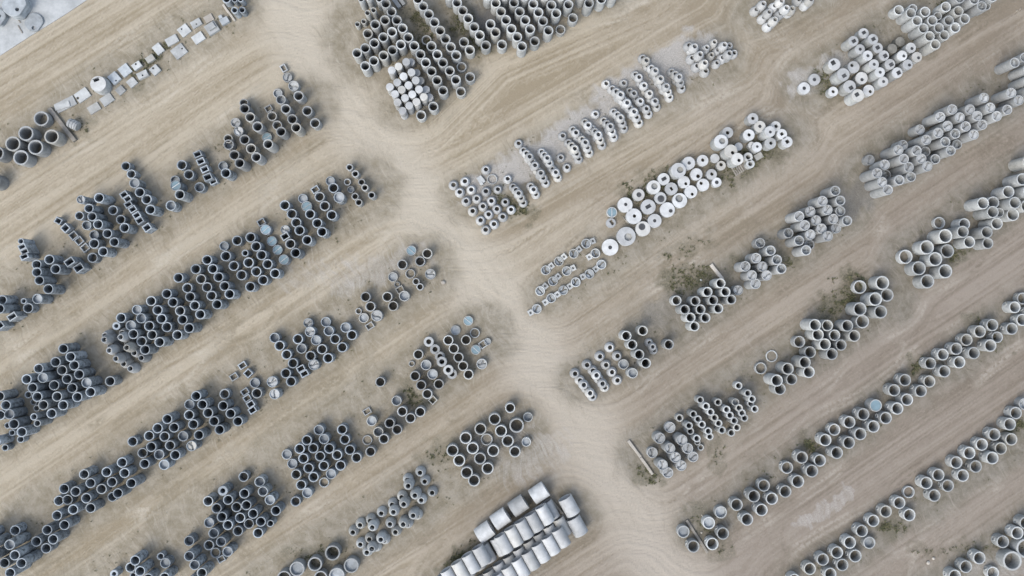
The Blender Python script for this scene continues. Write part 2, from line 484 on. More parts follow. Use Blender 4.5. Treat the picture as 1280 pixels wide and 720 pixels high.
# pale concrete pavement in the corner
def pave_mat():
    m, nt, nd, lk, bs = nodes_of("pavement_concrete")
    tc = N(nt, "ShaderNodeTexCoord")
    n1 = N(nt, "ShaderNodeTexNoise", Scale=0.8, Detail=7.0, Roughness=0.7); lk.new(tc.outputs["Object"], n1.inputs["Vector"])
    n2 = N(nt, "ShaderNodeTexNoise", Scale=5.0, Detail=5.0, Roughness=0.7); lk.new(tc.outputs["Object"], n2.inputs["Vector"])
    c = mixc(nt, ramp(nt, n1.outputs[0], 0.35, 0.65), (0.22, 0.235, 0.235), (0.33, 0.345, 0.345))
    c = mixc(nt, math_n(nt, 'MULTIPLY', ramp(nt, n2.outputs[0], 0.6, 0.72), 0.4), c, (0.40, 0.38, 0.34))
    lk.new(c, bs.inputs["Base Color"])
    bs.inputs["Roughness"].default_value = 0.9
    return m
bm = bmesh.new()
pv = [P3(-260, 232), P3(-60, 108), P3(0, 70), P3(40, 44), P3(80, 19.5), P3(112, -2), P3(190, -52), P3(190, -300), P3(-260, -300)]
lo = [bm.verts.new((v.x, v.y, -0.02)) for v in pv]
hi = [bm.verts.new((v.x, v.y, 0.05)) for v in pv]
bm.faces.new(hi)
for i in range(len(pv)):
    j = (i + 1) % len(pv)
    bm.faces.new((lo[i], lo[j], hi[j], hi[i]))
pave = link("pavement", to_mesh(bm, "pavement", pave_mat(), False))
pave["kind"] = "structure"

# ------------------------------------------------------------ where the pieces stand: x,y of each top in a magnified crop of the photo (crop origin and factor first)
# cluster(name, phrase, x0, y0, scale, lines); token: x,y[:rR][:hH][:kK][:wW,D][:aA][:bB][:dDIR]
D = []
def cl(phrase, default, *lines):
    D.append((phrase, default, lines))
# each line: "x0 y0 | tokens"
cl("wide block by the timber beam", "P r74 h1.25",
 "0 130 8| -35,492:r70 -75,770", "0 130 8| 127,397 208,535", "0 130 8| 257,293 355,432", "0 130 8| 411,145:h0.8 515,325:r72")
cl("short pipes beyond the white post", "P r25 h1",
 "160 0 8| 985,-10:r42:h1 1065,-5:r28 1125,-8:r28", "160 0 8| 1065,100:r34:h1.2 1140,98:r34:h.9")
cl("lower end of the second row", "P r50 h1.7",
 "0 290 8| 208,92:r30:h1.6 218,147:kX:w74,54:a25:h1.6 243,195:kX:w74,54:a25:h1.6 240,245:kX:w80,56:a25:h1.6",
 "0 290 8| 365,325:r48:h1.2 367,402:r48 392,483:r48:h1.9 482,570:h1.9",
 "0 290 8| 492,275:h1.5 555,370:h1.7 692,298:kX:w94,70:a35:h1.6 785,358:kX:w94,74:a35:h1.2",
 "0 340 8| -10,540:kX:w90,66:a35:h1.4 -5,367:r48:h2.2 20,280:r48:h1.6",
 "0 340 8| 118,445:kX:w92,62:a35:h1.4 235,290:r28:h1.2 280,360:h.9 372,268:kF:h1.7")
cl("cluster between two box riser lines", "P r48 h1.8",
 "60 230 8| 100,368:kX:w62,70:a60:h.7 172,440:kX:w76,74:a45:h.8 252,515:kX:w76,72:a40:h.4 310,568:kX:w76,72:a40:h.3 368,638:kX:w76,72:a40:h.3",
 "60 230 8| 313,317:r44:h.4 385,412:r46:h.5:kF 460,510:r46:h.6:kF 460,595:r50:h1.2 445,737:r50:h.6",
 "60 230 8| 327,155:r42:kY:h1.9 408,243:r46 440,325:r46:h1.9 500,402 593,495:r47:h1.7 662,580:h1.9 550,675:h1.6",
 "60 230 8| 510,138:r50:h2 648,262:h.9 727,355:r47:h.9 765,437:h1.6",
 "60 230 8| 757,105:kX:w74,60:a33:h1.2 795,148:kX:w74,60:a33:h1.2 800,203:kX:w74,60:a33:h1.2 845,252:kX:w74,60:a33:h1.2 885,312:kX:w74,60:a33:h1.3 915,365:kX:w74,60:a33:h1.3 988,435:kX:w80,70:a35:h1.1")
cl("group around the tallest box risers", "P r50 h1.2",
 "130 190 8| 217,140:r45:h.9 272,220:r46:h.9 303,310:kF:h1.3 357,402:h1.4 425,473:h1.2 463,575:h1.7",
 "130 190 8| 777,130:h.9 710,282:r46:kF:h.4 715,335:r52:kL:h1.5:a35 757,425:h1.9 668,535:kF:h1.3",
 "130 190 8| 847,225:h1 955,352:kF:h.8",
 "130 190 8| 933,20:kX:w78,62:a25:h1 965,92:kX:w78,62:a25:h1 1005,170:kX:w78,62:a25:h1 1035,250:kX:w84,68:a25:h1.1 1090,292:kX:w74,58:a25:h.6",
 "130 190 8| 1190,140:r48:kF:h.4 1217,210:h1.7")
cl("upper end of the second row", "P r50 h1.3",
 "200 160 8| 680,105:r44:h.4 685,165:kF:h.9 742,270:h1.2 795,350:h1.9",
 "270 130 8| 195,185:r48:kY:h.6 225,270:r48:kY:h1 285,355:h1.2 350,445:h1.2 402,530:h1.7",
 "270 130 8| 278,-10:r44:h.7 285,45:h1.4 340,130:h1.4 415,225:r52:h1.4 508,332:r50:kL:h.3:a30 520,400:h1.9",
 "270 130 8| 525,45:kX:w72,62:a30:h.3 560,120:r48:h.6 612,212:r48:h.4 650,275:h1.5",
 "270 70 8| 617,372:r46:h.3:kF 648,435:r48:kF:h1.2 697,528:h1.4 762,630:h1.2 800,715:h1.8",
 "270 70 8| 675,120:kX:w76,58:a-60:h.3 713,212:r48:kY:h.4 775,298:r52:kY:h.7 825,398:h1.3 912,548:h1.1 990,670:h1")
cl("lower end of the third row", "P r50 h1.9",
 "0 480 8| -45,575:r48 50,637:r34:h.8",
 "0 480 8| -5,123 57,212 0,310:h1.6 92,302:kF 75,415:r32:h1.2 137,400:r52:h1.8 120,487:r32:h1 217,480 205,553:r36:h.7",
 "0 420 8| 265,432 282,587:r36:h.5 325,517 335,660:r32:h.3 372,607 365,722:r32:h.4 432,690 338,808:r36:h1.8 372,873:r36:h1.8 515,775:h1.6",
 "0 420 8| 385,325:kF:r48 427,417:kF 540,492:h1.3 570,605 630,692",
 "0 420 8| 555,260:h1.3 620,342:h1.1 670,430:h1.1 722,520:h1.3 772,610:h1.7",
 "0 420 8| 632,127 705,208 742,293 790,383 865,467:kF 905,560",
 "0 420 8| 1100,452:h1.3")
cl("dark cones beside the third row gap", "C r54 h1.1",
 "110 400 8| 158,155 150,197:b.9 212,265 200,305:b.9 268,388:b.9 345,440 412,487",
 "110 400 8| 330,130 315,172:b.9 385,238 375,277:b.9 452,330 522,380")
cl("long block of the third row", "P r50 h1.4",
 "110 340 8| 282,540:r40:h.8:kN 330,458:h1.4 427,535:kF:h1.2 452,620:h1.4 535,693:h1 570,777:h1.7",
 "110 340 8| 488,377:kF:r48 530,462:kF:h1.4 612,540:h1.1 640,628:h1.5 715,700:h1.9",
 "110 340 8| 630,290 695,380 735,467 788,550:h1.3 893,630:h1.5",
 "110 340 8| 787,217 848,303 920,388 945,475 1010,560:h1.9",
 "110 340 8| 903,57 993,160:h.9 1022,248:h1.2 1067,335 1122,423:h1.7",
 "180 310 8| 517,210:h1.3 570,310:h.9 630,392:h.9 675,477:h1.1 730,563:h1.7",
 "180 310 8| 630,118:h1.5 687,208:h1.5 745,290:h1.5 805,380:h1.5 855,460:h1.7",
 "250 270 8| 240,300:r46:h.5:kF 257,400:r52:h1.3 337,498:h.9 415,590:r52:h.5 502,707:h1.2")
cl("block around the blue barred covers", "P r50 h1.3",
 "250 270 8| 370,245:h.9 450,370:r34:h1.2 485,465:r52:h1.1 562,555:h.6 630,640:h1.1",
 "250 270 8| 505,213 560,303 615,390 675,480 750,573:h1.4",
 "250 270 8| 612,62:kX:w76,66:a30:h.4 655,135:kL:h.9:a40 718,250:kL:h.4:a40 775,338:kL:h.4:a40 838,435:kL:h.9:a40",
 "250 270 8| 852,138:kY:r46:h.8 850,203:kX:w80,66:a30:h1.2 903,278:h1.2 955,368:h1.7",
 "330 220 8| 207,292:h1.2 277,378:h.9 322,465:h.9 355,543:h1.3 430,640:h1.7",
 "330 220 8| 388,225:r48:kF:h.4 427,303:kL:r52:h.6:a35 460,380:h1.4 532,470:h1.4 580,558:h1.7",
 "330 220 8| 512,135:kX:w78,64:a33:h.4 555,207:h.8 607,298:h.9 677,390:h1.3",
 "330 220 8| 663,50:kF:r46:h.6 693,118:h1.2 750,213:kF:r54:h1.4")
cl("thin pipes at the third row's tip", "P r35 h.8",
 "330 220 8| 833,60:h.4 867,133:kF:h.5 910,203:r36 947,263:r36:h1",
 "370 190 8| 535,152 592,217:r36:h1.1 655,300 688,355:h1.1 755,430:r36:h1.2")
cl("long speckled stack in the lower corner", "P r50 h2.3",
 "0 630 8| -180,340 -110,420 -125,550",
 "0 630 8| 150,265:h1 95,408:kF 147,512 43,590:h1 213,592 100,690",
 "0 630 8| 362,375:h1.3 470,260:h1.4 530,353:h1.8 460,443:h1.1",
 "0 630 8| 568,115:h1.4 643,210:h1.7")
cl("slanting block of the fourth row", "P r50 h1.4",
 "50 560 8| 188,528:h.5 275,518:h.8 330,615:h1.5",
 "50 560 8| 240,408:h1.2 355,435 462,502:h1.2 505,600:h1.6",
 "50 560 8| 440,263:h1.6 505,350:h1.5 615,410:h1",
 "50 560 8| 665,240 720,340:h1.1 778,453:h1.6 723,488:h.5:r48",
 "50 560 8| 820,145:h1.3 845,250 912,352:h1.8")
cl("dense block of the fourth row", "P r50 h1.3",
 "140 500 8| 205,415:h1", "140 500 8| 305,530:h.5 325,638:h1.4",
 "140 500 8| 370,358:h1 392,468:h1.2 470,545:kF:h.9 520,648:kF",
 "140 500 8| 455,282:h1.1 525,365:h.9 580,455:h1 632,550",
 "140 500 8| 552,190:h1.7 620,275:h1.4 710,362:kF:h.8 795,460:kY",
 "140 500 8| 773,45:kF:h.5 770,150:h1.2 812,243:h1.2 868,350:h1.7",
 "140 500 8| 840,-40:h1.6 903,45:h1.7 960,128 1020,212 1075,297:h1.5",
 "220 440 8| 485,420:h.8 470,538:h1.6 545,615:h1.5 618,693:h1.4")
cl("riser group in the fourth row", "X w75,62 a33 h.4",
 "220 440 8| 578,248:w80,65:h.3 663,135:w78,62 720,213:w74,72:a45:h.5",
 "220 440 8| 688,398 710,463 745,522:h.9 762,582:h.9",
 "220 440 8| 787,308:kF:r50:h.4 808,412:kP:r52:h1.1",
 "220 440 8| 962,298:kY:r54:h.7 985,422:kY:r50:h1.2")
cl("mixed block of the fourth row", "P r50 h.9",
 "320 390 8| 297,612:h.7 350,695",
 "320 390 8| 185,258:kF:h.8 235,337 305,425 368,512 447,567:kX:w80,60:a28:h.8 483,617:kX:w80,60:a28:h.8",
 "320 390 8| 418,270:h.6 455,365:kF 545,440:h.4 578,527:kY:r54:h1",
 "320 390 8| 522,110:kY:r48:h.6 540,197:kY:h1.1 600,282:kF:h1 660,372 720,462:h1.2",
 "320 390 8| 698,100:kF:h.4 727,190:kF 790,270:h1 862,353:h1",
 "320 390 8| 895,155:kF:h1 958,230:h1.1")
cl("loose tip of the fourth row", "P r50 h.7",
 "430 340 8| 145,392:r32:h.3 197,460:kF:h.3 257,540:kX:w80,64:a33:h.3",
 "430 340 8| 215,248 263,345:h.9 328,437:kY:r56:h.9",
 "430 340 8| 432,248 490,340:h.8",
 "430 340 8| 488,50:kF:h.3 530,125:r30:h.2 560,178:kX:w76,68:a30:h.3 602,240:kF:r52:h.8",
 "420 290 8| 662,325 742,417:h.3 800,495:r36:h.6 840,548:r36",
 "420 290 8| 752,185:kL:h.4:a-40 840,292 912,215:h.6 942,420:kY:r52:a40")
cl("lower stub of the fifth row", "P r50 h1.6",
 "120 630 8| 180,700:r40:h.9:kN", "120 630 8| 345,635:h.8 370,715:r32:h.5",
 "120 630 8| 390,565 440,672:h1.8", "120 630 8| 520,745:h1.4", "120 630 8| 645,525:r36:h.7 692,592:kF:h.9 685,735:h1.8")
cl("pierced block of the fifth row", "P r50 h1.4",
 "220 630 8| 130,370:kF:h1 130,522:kF:h1.8 185,610:kF:h1.7 258,690:h1.8 165,770:h1.3",
 "220 630 8| 330,187:kF:h.9 375,293:kF:h1.3 328,412:h.8 393,487:h.3 450,378:kF 515,477:kF 450,552:kX:w74,62:a30:h.3",
 "220 580 8| 320,372:h1.3 405,443:h1.1 458,530:h1.3 518,610 618,670:h1",
 "220 580 8| 467,268:kN:r48:h1.5 520,358:h1.5 605,430:h1.1 640,537:h1 728,597:h.8",
 "220 580 8| 675,128:h.6 683,295 703,412:h1.5 770,497:h1.6 848,577:h1.5 820,690:h1.1",
 "220 580 8| 835,178:kF:h1.1 868,275:kF 938,360:kF 998,467:h1.5 943,595:r36:h1",
 "220 580 8| 1195,375:h.6")
cl("honeycomb block of the fifth row", "P r50 h1",
 "340 510 8| 147,465:kF:h.5 203,558:kF:h.5 240,665:h.7 290,770:h.9 352,850:kF",
 "340 510 8| 275,407:h.6 313,505:h.8 365,602:h.8 415,690 520,745:h.3",
 "340 510 8| 347,322:h.9 412,402 480,483:h.8 517,578 590,660:kF",
 "340 510 8| 468,220:kF:h1.1 520,310:kF:h1.1 572,405:h1.2 650,470:h.7 685,575",
 "340 510 8| 700,215:h.5 728,315 778,418 845,497")
cl("loose pipes beyond the honeycomb block", "P r50 h.9",
 "340 510 8| 953,322:h.2 985,437:h1 950,35:kX:w80,60:a30:h.2 995,130:kF",
 "430 460 8| 342,640:kF 398,710:h1.1 455,552:h1.3 530,617:h.8",
 "430 460 8| 362,140 525,328:kF:h.7 582,435 665,502:h.4 762,440:h1.2")
cl("files beside the thick walled rings", "P r50 h.7",
 "490 390 8| 262,425:h.5 197,518:r30:h.2 230,640 290,732 352,820 408,882:kX:w72,68:a45:h.3",
 "490 390 8| 340,530:kF:r52:h.6 405,623:kF:r52:h.8 467,722:h.8")
cl("line of the fifth row's tip", "N r50 h.6",
 "490 390 8| 367,297 430,373 480,445 498,497:b.6 563,580:b.6 600,620")
cl("blue covered tip of the fifth row", "P r50 h.5",
 "490 390 8| 635,183:h.2:kF 562,283 617,367 665,455 710,540 765,625:h.6",
 "490 390 8| 762,88:kL:h.3:a-40 740,280 828,210:h.3",
 "490 390 8| 838,377:kL:h.4:a-40 908,325:kX:w72,72:a35:h.25 955,297:r36:kF:h.3 898,520:kY:r52:h.6")
cl("wide group on the lower edge", "P r72 h.9",
 "330 630 8| 200,740:r70 330,650:kF", "330 630 8| 508,602:r70:h.8 565,735:r65:h.4", "330 630 8| 685,490:r75 728,715:r75:kF 872,617:kF")
cl("cone heap near the lower edge", "C r54 h.8",
 "420 580 8| 165,690 240,812 305,892",
 "420 580 8| 237,617 330,760 355,855:b.7 395,845",
 "420 580 8| 340,573 360,640:b.7 445,762:b.7 480,770",
 "420 580 8| 450,500 537,608 592,688",
 "420 580 8| 560,413 572,487:b.7 670,610:b.7 710,610",
 "420 580 8| 655,338 675,408:b.7 770,522:b.7 808,525",
 "420 580 8| 713,165 720,225:b.7 787,320:b.7 850,368",
 "420 580 8| 838,92 885,180 960,293")
cl("block above the white culverts", "P r60 h.6",
 "530 530 8| 285,265:h1 352,365:h.9 427,487:h1.1 500,565:h1",
 "530 530 8| 417,140:h.7 487,242:h.5 560,345 637,445:h.5",
 "530 530 8| 565,50:h.8 627,155:h.3 693,268:h.4",
 "530 490 8| 707,272:h1 770,390:h.8 838,490:h.5 910,597:h.5:r56",
 "530 490 8| 862,160:r50 927,335:r72:h.9 1040,252:kF:r48:h.5 1023,500:kF:r46:h.5")
cl("tall block beside the white drums", "T r50 h1.8",
 "430 0 8| 135,240:r27:h.9 198,212:r27:h.9 235,127:r28 295,100:r28",
 "430 0 8| 172,-15:r35:h2 250,-25:r35:h2 352,-12:r35:h2",
 "430 0 8| 130,530 212,660", "430 0 8| 212,480 298,608", "430 0 8| 237,335:h1.2 303,430 395,555",
 "430 0 8| 312,243 393,372 485,502", "430 0 8| 410,200 480,318 568,445",
 "430 0 8| 417,35 475,115:h1.4 528,200 585,282 642,373 702,457 763,542 817,625 875,712 930,802 990,905:h1.5",
 "430 0 8| 825,400:h.4 875,460:h1.2 933,543 988,625 1057,707:h1.5 1118,797:h1.5 1168,915:h.9",
 "430 70 8| 770,592:h.9 893,505:h1.3")
cl("tall block on the dark gravel", "T r50 h1.7",
 "430 0 8| 738,-10 792,62 848,140 905,222 962,305 1015,388:h1.2 1067,470:h1.2 1122,552:h1.2 1175,668:h.5 1260,770:h1",
 "560 0 8| 15,-45 90,25 147,105 202,183 262,270 317,350 378,453:h1.2", "560 0 8| 160,420:h1 218,500:h1.2",
 "560 0 8| 425,240 475,322 540,445:h1.2")
cl("crowded tall block on the top edge", "T r50 h1.8",
 "560 0 8| 400,-40 477,30 530,115 580,198 635,288 692,368 740,462",
 "560 0 8| 570,-45 660,25 717,115 773,200 822,290 868,412:h1.3",
 "560 0 8| 770,-40 853,38 905,122 950,210 1005,305", "560 0 8| 970,-40 1035,50 1083,132 1125,295:h.7",
 "560 0 8| 1130,-40 1205,45 1250,180:h1", "640 0 8| 700,-45 770,30:h2", "640 0 8| 895,-10:h1.8", "640 0 8| 1010,-50:h1.8")
cl("stack by the crossing road", "W r39 h.9 b.9",
 "430 70 8| 477,142 458,308 510,380 535,462 585,547", "430 70 8| 545,103 532,263 577,335 610,418 652,495",
 "430 70 8| 622,57 595,202 645,290 682,382 725,458", "430 70 8| 675,162 717,242 750,332 798,408",
 "430 70 8| 670,60:b0 725,168:b0 765,245:b0 820,335:b0 855,412:b0")
cl("cone block below the gravel strip", "K r51 h.6",
 "550 200 8| 135,247:h.4 198,318 262,408 327,508", "550 200 8| 250,210 313,293 368,382 430,460 487,540 540,638",
 "550 200 8| 407,600 458,695", "550 200 8| 460,310 515,407 570,487 628,565", "550 200 8| 460,92:r49 522,192:kP:r52:h.2 580,290:r46",
 "550 200 8| 655,417:r46 712,492:r48", "550 200 8| 678,185:r47")
cl("lower pyramids on the gravel strip", "K r47 h.5",
 "620 160 8 pyr3| 228,650", "620 160 8 pyr2| 378,612", "620 160 8 pyr3| 338,283 392,370 450,447", "620 160 8 pyr3| 515,297",
 "620 160 8 pyr2| 600,440", "620 160 8| 228,150 650,292 712,390")
cl("middle pyramids on the gravel strip", "K r48 h.5",
 "620 160 8 pyr3| 790,203", "620 160 8| 670,75", "690 110 8 pyr2| 243,443", "690 110 8 pyr3| 337,540", "690 110 8 pyr2| 365,367",
 "690 110 8 pyr3| 467,462", "690 110 8 pyr3| 587,380", "690 110 8| 438,257", "690 110 8 pyr3| 690,292")
cl("upper pyramids on the gravel strip", "K r48 h.5",
 "740 70 8| 145,272 322,268", "740 70 8 pyr3| 290,382:r51 355,463:r51 425,552:r51", "740 70 8 pyr2| 423,370 487,448 548,522",
 "740 70 8 pyr2| 475,208 525,290 580,370 635,447", "740 70 8 pyr2| 548,40", "740 70 8 pyr3| 637,142 690,222 748,300",
 "740 70 8 pyr3| 876,205")
cl("heap past the gravel strip", "C r52 h.8",
 "780 40 8| 660,125 690,250 740,330 825,380", "780 40 8| 715,137:b.7 770,215:b.7 817,300:b.7", "780 40 8| 838,143:h1.2:r46 915,90:h1.2:r46",
 "780 40 8| 885,220:r46 945,172:r46 1013,120:b.6:r50 1065,125:r46", "780 40 8| 938,300:r46 995,248:r50 1063,205:b.6 1112,200:r48")
cl("group at the crossroads", "G r49 h.35",
 "650 290 8| 258,382:b0:d308,343 388,293:d437,250 537,217:d587,175 663,115:d722,92",
 "650 290 8| 202,590:d245,548 330,492:d378,447 468,390:d530,360 755,213:d695,248",
 "650 290 8| 168,770:d135,790 312,662:d255,702 433,583:d378,622 558,502:d505,538 695,420:d630,447 815,325:d765,365")
cl("white chamber row by the catchpits", "M r62 h.6",
 "740 230 8| 200,282:kL:r52:h.4:a90 190,390:r50:h.3:eq198,385,30,52:dark",
 "740 230 8| 182,632:r83:h.5:er182,634,20:g 343,523:r95:er362,530,38:p",
 "740 230 8| 332,208:r76:er338,204,18:g 420,322:r79:er425,320,18:d 510,447:r75:er500,427,35:g",
 "740 230 8| 467,107:r61:er470,107,26:g 563,228:r75:eq563,225,58,36:g 627,367:r70:er627,367,18:g",
 "740 230 8| 685,140:r60:er690,147,36:g 755,257:r76:er788,268,20:g 878,165:r76:er872,145,38:p",
 "760 190 8| 457,352:r70:er465,343,33:p 558,270:r60:eq560,268,52,34:g 635,367:r64:eq635,367,26,38:d 760,300:r62:er780,317,16:d",
 "760 190 8| 705,183:r76:h1.2:er722,178,33:p 808,110:r65:h.9:er812,110,18:g 885,222:r62:er902,242,20:d 830,397:r65:er843,422,16:d",
 "760 190 8| 948,85:r58:er948,80,18:d 952,328:r63:er932,312,18:d 1037,222:r53:er1040,220,17:d 1088,303:r49:er1088,303,20:g")
cl("chamber group among the weeds", "M r58 h1",
 "850 130 8| 350,543:r48:h.3 412,615:r48:h.5:er412,605,18:d", "850 130 8| 478,285:r56:er477,287,19:d 412,375:r72:h1.3:er422,370,32:p 587,425:r42:h.3",
 "850 130 8| 510,470:r66:h1.5:er528,487,19:d 575,550:r62:h1.6:er592,563,18:d", "850 130 8| 683,530:kN:r46:h.7 705,598:kN:r44:h.7",
 "850 130 8| 690,310:h1.1:er692,308,18:d 720,410:r36:h.6 770,430:r52:er773,425,14:g",
 "850 130 8| 730,145:r56:er730,143,18:d 800,225:er800,223,17:g 900,275:r56:h1.8:er904,280,15:g 905,392:er910,390,18:d",
 "850 130 8| 958,222:r52:eq962,222,32,34:d 1020,300:r53:eq1020,298,32,36:d 1072,378:r56:eq1075,375,40,38:d")
cl("small cone block at the crossroads", "K r52 h.55",
 "700 420 8| 153,377 273,290 403,205 503,115", "700 420 8 pyr2| 240,490 303,572", "700 420 8 pyr2| 368,393 428,477",
 "700 420 8| 463,290 523,362 577,443", "700 420 8| 578,200 637,283:kF:r52:h.5 728,372:kF:r52:h1.2")
cl("pipes behind the crossroads cones", "P r51 h1.6",
 "740 390 8| 345,238 403,327 473,425:h1.9 540,512:h2", "740 390 8 pyr2| 610,348:kK:r44:h.5", "740 390 8| 510,187:h1.4 770,325:h1.4")
cl("block by the white timber", "P r50 h1.8",
 "810 330 8| 287,365:h1 370,455 427,535 467,623:h1.6", "810 330 8| 475,370:h1.5 527,453:h1.6 577,538:h1.6",
 "810 330 8| 597,278 653,362 705,445", "810 330 8| 727,192:h2 777,277 835,355", "810 330 8| 903,262:kB:h1")
cl("stack beyond the white timber", "B r52 h1.8",
 "890 270 8| 335,503 400,592 437,677", "890 270 8| 443,420:h1.7 505,505:h1.6 548,593:h1.5", "890 270 8| 483,270:kS:h1 588,345:kS:h1.7 650,437:kS 695,527:kS")
cl("ribbed stack before the bare gap", "B r52 h2.1",
 "930 220 8| 445,570:kS:h1.5 553,645:kS 623,742:kS", "930 220 8| 553,402 610,492 665,585:h1.9 655,685:kS:h.9",
 "930 220 8| 665,353:h1.8 723,442:h1.7 777,525:h1.7 840,600", "930 220 8| 787,250 837,337:h1.9 895,428:h1.6 923,522:h1.4",
 "930 220 8| 915,147:kS 965,245:kS:h2 965,350:kS:h1.5 1032,447:kS")
cl("long ribbed stack past the gap", "B r52 h2.3",
 "1050 160 8| 298,318:h.6 373,450 423,540 480,617", "1050 160 8| 450,365:h1.9 460,467:kS:h.8",
 "1050 160 8| 632,170:h1.3 585,218 640,308 690,390 712,487:kS:h1.8 595,520:kS", "1050 160 8| 800,15:h1.2 767,225 815,305 875,382 955,310:kS:h1.5",
 "1050 160 8| 865,117 855,235:kS:h.8", "1050 160 8| 985,47 1055,137:kS 1110,225:kS 1173,163:kS:h1")
cl("ribbed stack cut by the edge", "B r52 h2.1",
 "1120 110 8| 445,288 518,378 595,455:kS", "1120 110 8| 565,212 640,292 700,382 780,465", "1120 110 8| 742,212 815,278 865,365:h1.8",
 "1120 110 8| 883,97 945,195 1010,280", "1120 110 8| 1155,47 1230,122 1115,215:h1.8",
 "1120 50 8| 1190,225:kS 1290,175:kS:h1.2 1330,290:kS 1330,400:kS 1345,500 1390,420")
cl("heap on the top edge", "C r50 h.8",
 "920 0 8| 213,85 283,27:b.6", "920 0 8| 288,165 343,110:b.6 397,48:b.6", "920 0 8| 338,243 400,187:b.6 453,125:b.6 515,70:b1.2 573,77:b.6",
 "920 0 8| 465,-2:b1.2 710,28 760,-15:b.6 640,-15")
cl("chamber block in the upper corner", "M r62 h1.2",
 "990 50 8| 123,482:h.4:er123,482,18:g 225,395:r60:h.4:er225,395,18:g 413,515:r50:h.7:er413,515,18:d",
 "990 50 8| 425,243:eq412,227,46,46:g 513,345:r66:h1.5:eq523,357,46,36:g 578,465:r64:eq592,478,46,40:g 660,553:r65:h1.5:eq650,545,46,40:g",
 "990 50 8| 617,270:h1:er600,252,17:d 697,380:r63:h.9:er700,397,17:g 768,503:r58:h.6:er785,515,17:d",
 "1050 20 8| 135,250:r52:h1.5:eq140,250,44,36:g 200,332:r52:h1.4:er203,332,17:g 278,395:r52:h1.8:er280,397,17:g 340,483:r52:h1.7:er343,483,17:g 400,562:r52:h1.7:er403,562,17:g 432,655:r53:h1.3:er437,655,17:g",
 "1050 20 8| 238,172:r53:h.9:eq240,165,42,34:g 330,232:r54:h1.6:eq335,230,44,36:g 378,318:r53:h1.5:eq378,315,44,40:g 440,395:r53:h1.5:eq455,397,44,40:g 500,482:r54:h1.5:eq515,485,46,38:g 575,565:r54:h1.7:eq588,567,44,40:g",
 "1050 20 8| 525,325:r51:h1.2:kD 623,395:r52:h1.8:er640,400,17:g 678,485:r53:h1.6:er695,490,17:g",
 "1050 20 8| 603,255:r49:h.8:kD 710,317:r53:h1.4:er720,325,17:g 770,410:r53:h1.4:er787,418,17:g")
cl("smooth stack in the upper corner", "T r54 h1.8",
 "1100 0 8| 190,102:h1 310,130:h1.7 372,207 435,283:h1.7 497,362 555,443",
 "1100 0 8| 330,85:r47:h1.1 453,118:h1.5 525,205:h1.5 590,278:h1.5 645,352:h1.5", "1100 0 8| 580,160:r45:h1 690,205:h1.6 755,275:h1.6",
 "1100 0 8| 660,68:h1.3 785,110:h1.7 850,187:h1.5", "1100 0 8| 800,-20:kS:r52 945,-5:kS:r52 1020,60:kS:r52 1065,55:r47:h1.4 1130,-35")
cl("group by the broken white beam", "B r54 h1.5",
 "780 520 8| 285,367:h.6 385,490 440,568:h1.3", "780 520 8| 358,222:r56:h1.1 460,325:h1.6 517,415:h1.5 573,497:h1.2",
 "780 520 8| 462,115:h.5 580,240:r56:h1.7 638,325:h1.4 692,408:h1")
cl("thin files beside the broken beam", "R r38 h1.5",
 "800 460 8| 398,500:h.7 492,577 505,632:h1.2 570,705 575,742:r30:h.6 608,795:r32:h.3",
 "800 460 8| 535,462:h1.2 582,512:h1.3 622,565:h1.4 685,632 700,685:h1.2",
 "800 460 8| 605,320:h1 663,383 707,440 748,497 788,553 822,622",
 "800 460 8| 783,343:h1 868,415 902,473 945,527 970,595:h.9 915,648:h.7",
 "800 460 8| 957,343:kF:h1.2 993,400:h1.3 1022,450:h1.3 1047,500:h1.3",
 "800 460 8| 988,177:h.8 1080,252 1122,310 1108,355:h.8:r36 1150,410:h1.2")
cl("wide stack in the sixth row", "H r60 h1.6",
 "930 400 8| 170,483:h.4 330,605:h1.9 360,690:h1.3 478,593:r58:h1.2", "930 400 8| 278,362:h.15 440,487 610,423:h1.8 650,520",
 "930 400 8| 555,218:h.8 662,322:h1.2", "930 400 8| 712,50:h2 740,147 810,243 880,340", "930 400 8| 835,55:r58:h1.3 908,152:r57:h1.2 972,250:r57:h1.4",
 "930 400 8| 1035,57:h1.5 1105,158")
cl("largest pipes of the sixth row", "H r69 h1.6",
 "980 340 8| 760,370 785,495:h1", "980 340 8| 760,150:h.6 915,270 968,398:r67", "980 340 8| 985,108:r71:h1.4 1032,230:r67:h1.3")
cl("wide heap near the right edge", "H r72 h1.3",
 "1100 260 8| 258,487:h.6 390,602 475,733", "1100 260 8| 470,393:r73 555,510:h1.5 655,632:h1.5",
 "1100 260 8| 655,280:h1.8 675,430:r70:h1.3", "1100 260 8| 595,148:r60:h.4 845,160:r60:h1.2 830,237:r62:h1.9 895,340:r60:h1.6",
 "1100 260 8| 1070,242:r60:h1.8 1080,352:r58:h1.5")
cl("wide stack cut by the edge", "H r62 h1.9",
 "1100 260 8| 1032,-48:h1.9 1130,40:h2 1170,155:h1.8", "1100 260 8| 1134,-56:h1.3 1195,45:r50:h.8 1330,65:r66:h1",
 "1150 190 9.846| 1090,490:r77:h1.6 1170,625:r76", "1150 190 9.846| 1265,335:r77 1345,480:r77 1315,665:r77:h1.5", "1150 190 9.846| 1340,120:r77")
cl("ring row by the grey beam", "Q r62 h.9",
 "840 610 8| 115,438:kF:h.6 215,585:h.8", "840 610 8| 370,350:kF:h.7 405,560:h.8", "840 610 8| 490,243:kF:h.6 510,455:h.9",
 "840 610 8| 648,167 752,315:h1.1", "840 610 8| 820,82:h1.2 897,220:h1.1", "840 610 8| 920,-25:h.7 1000,107:h.9")
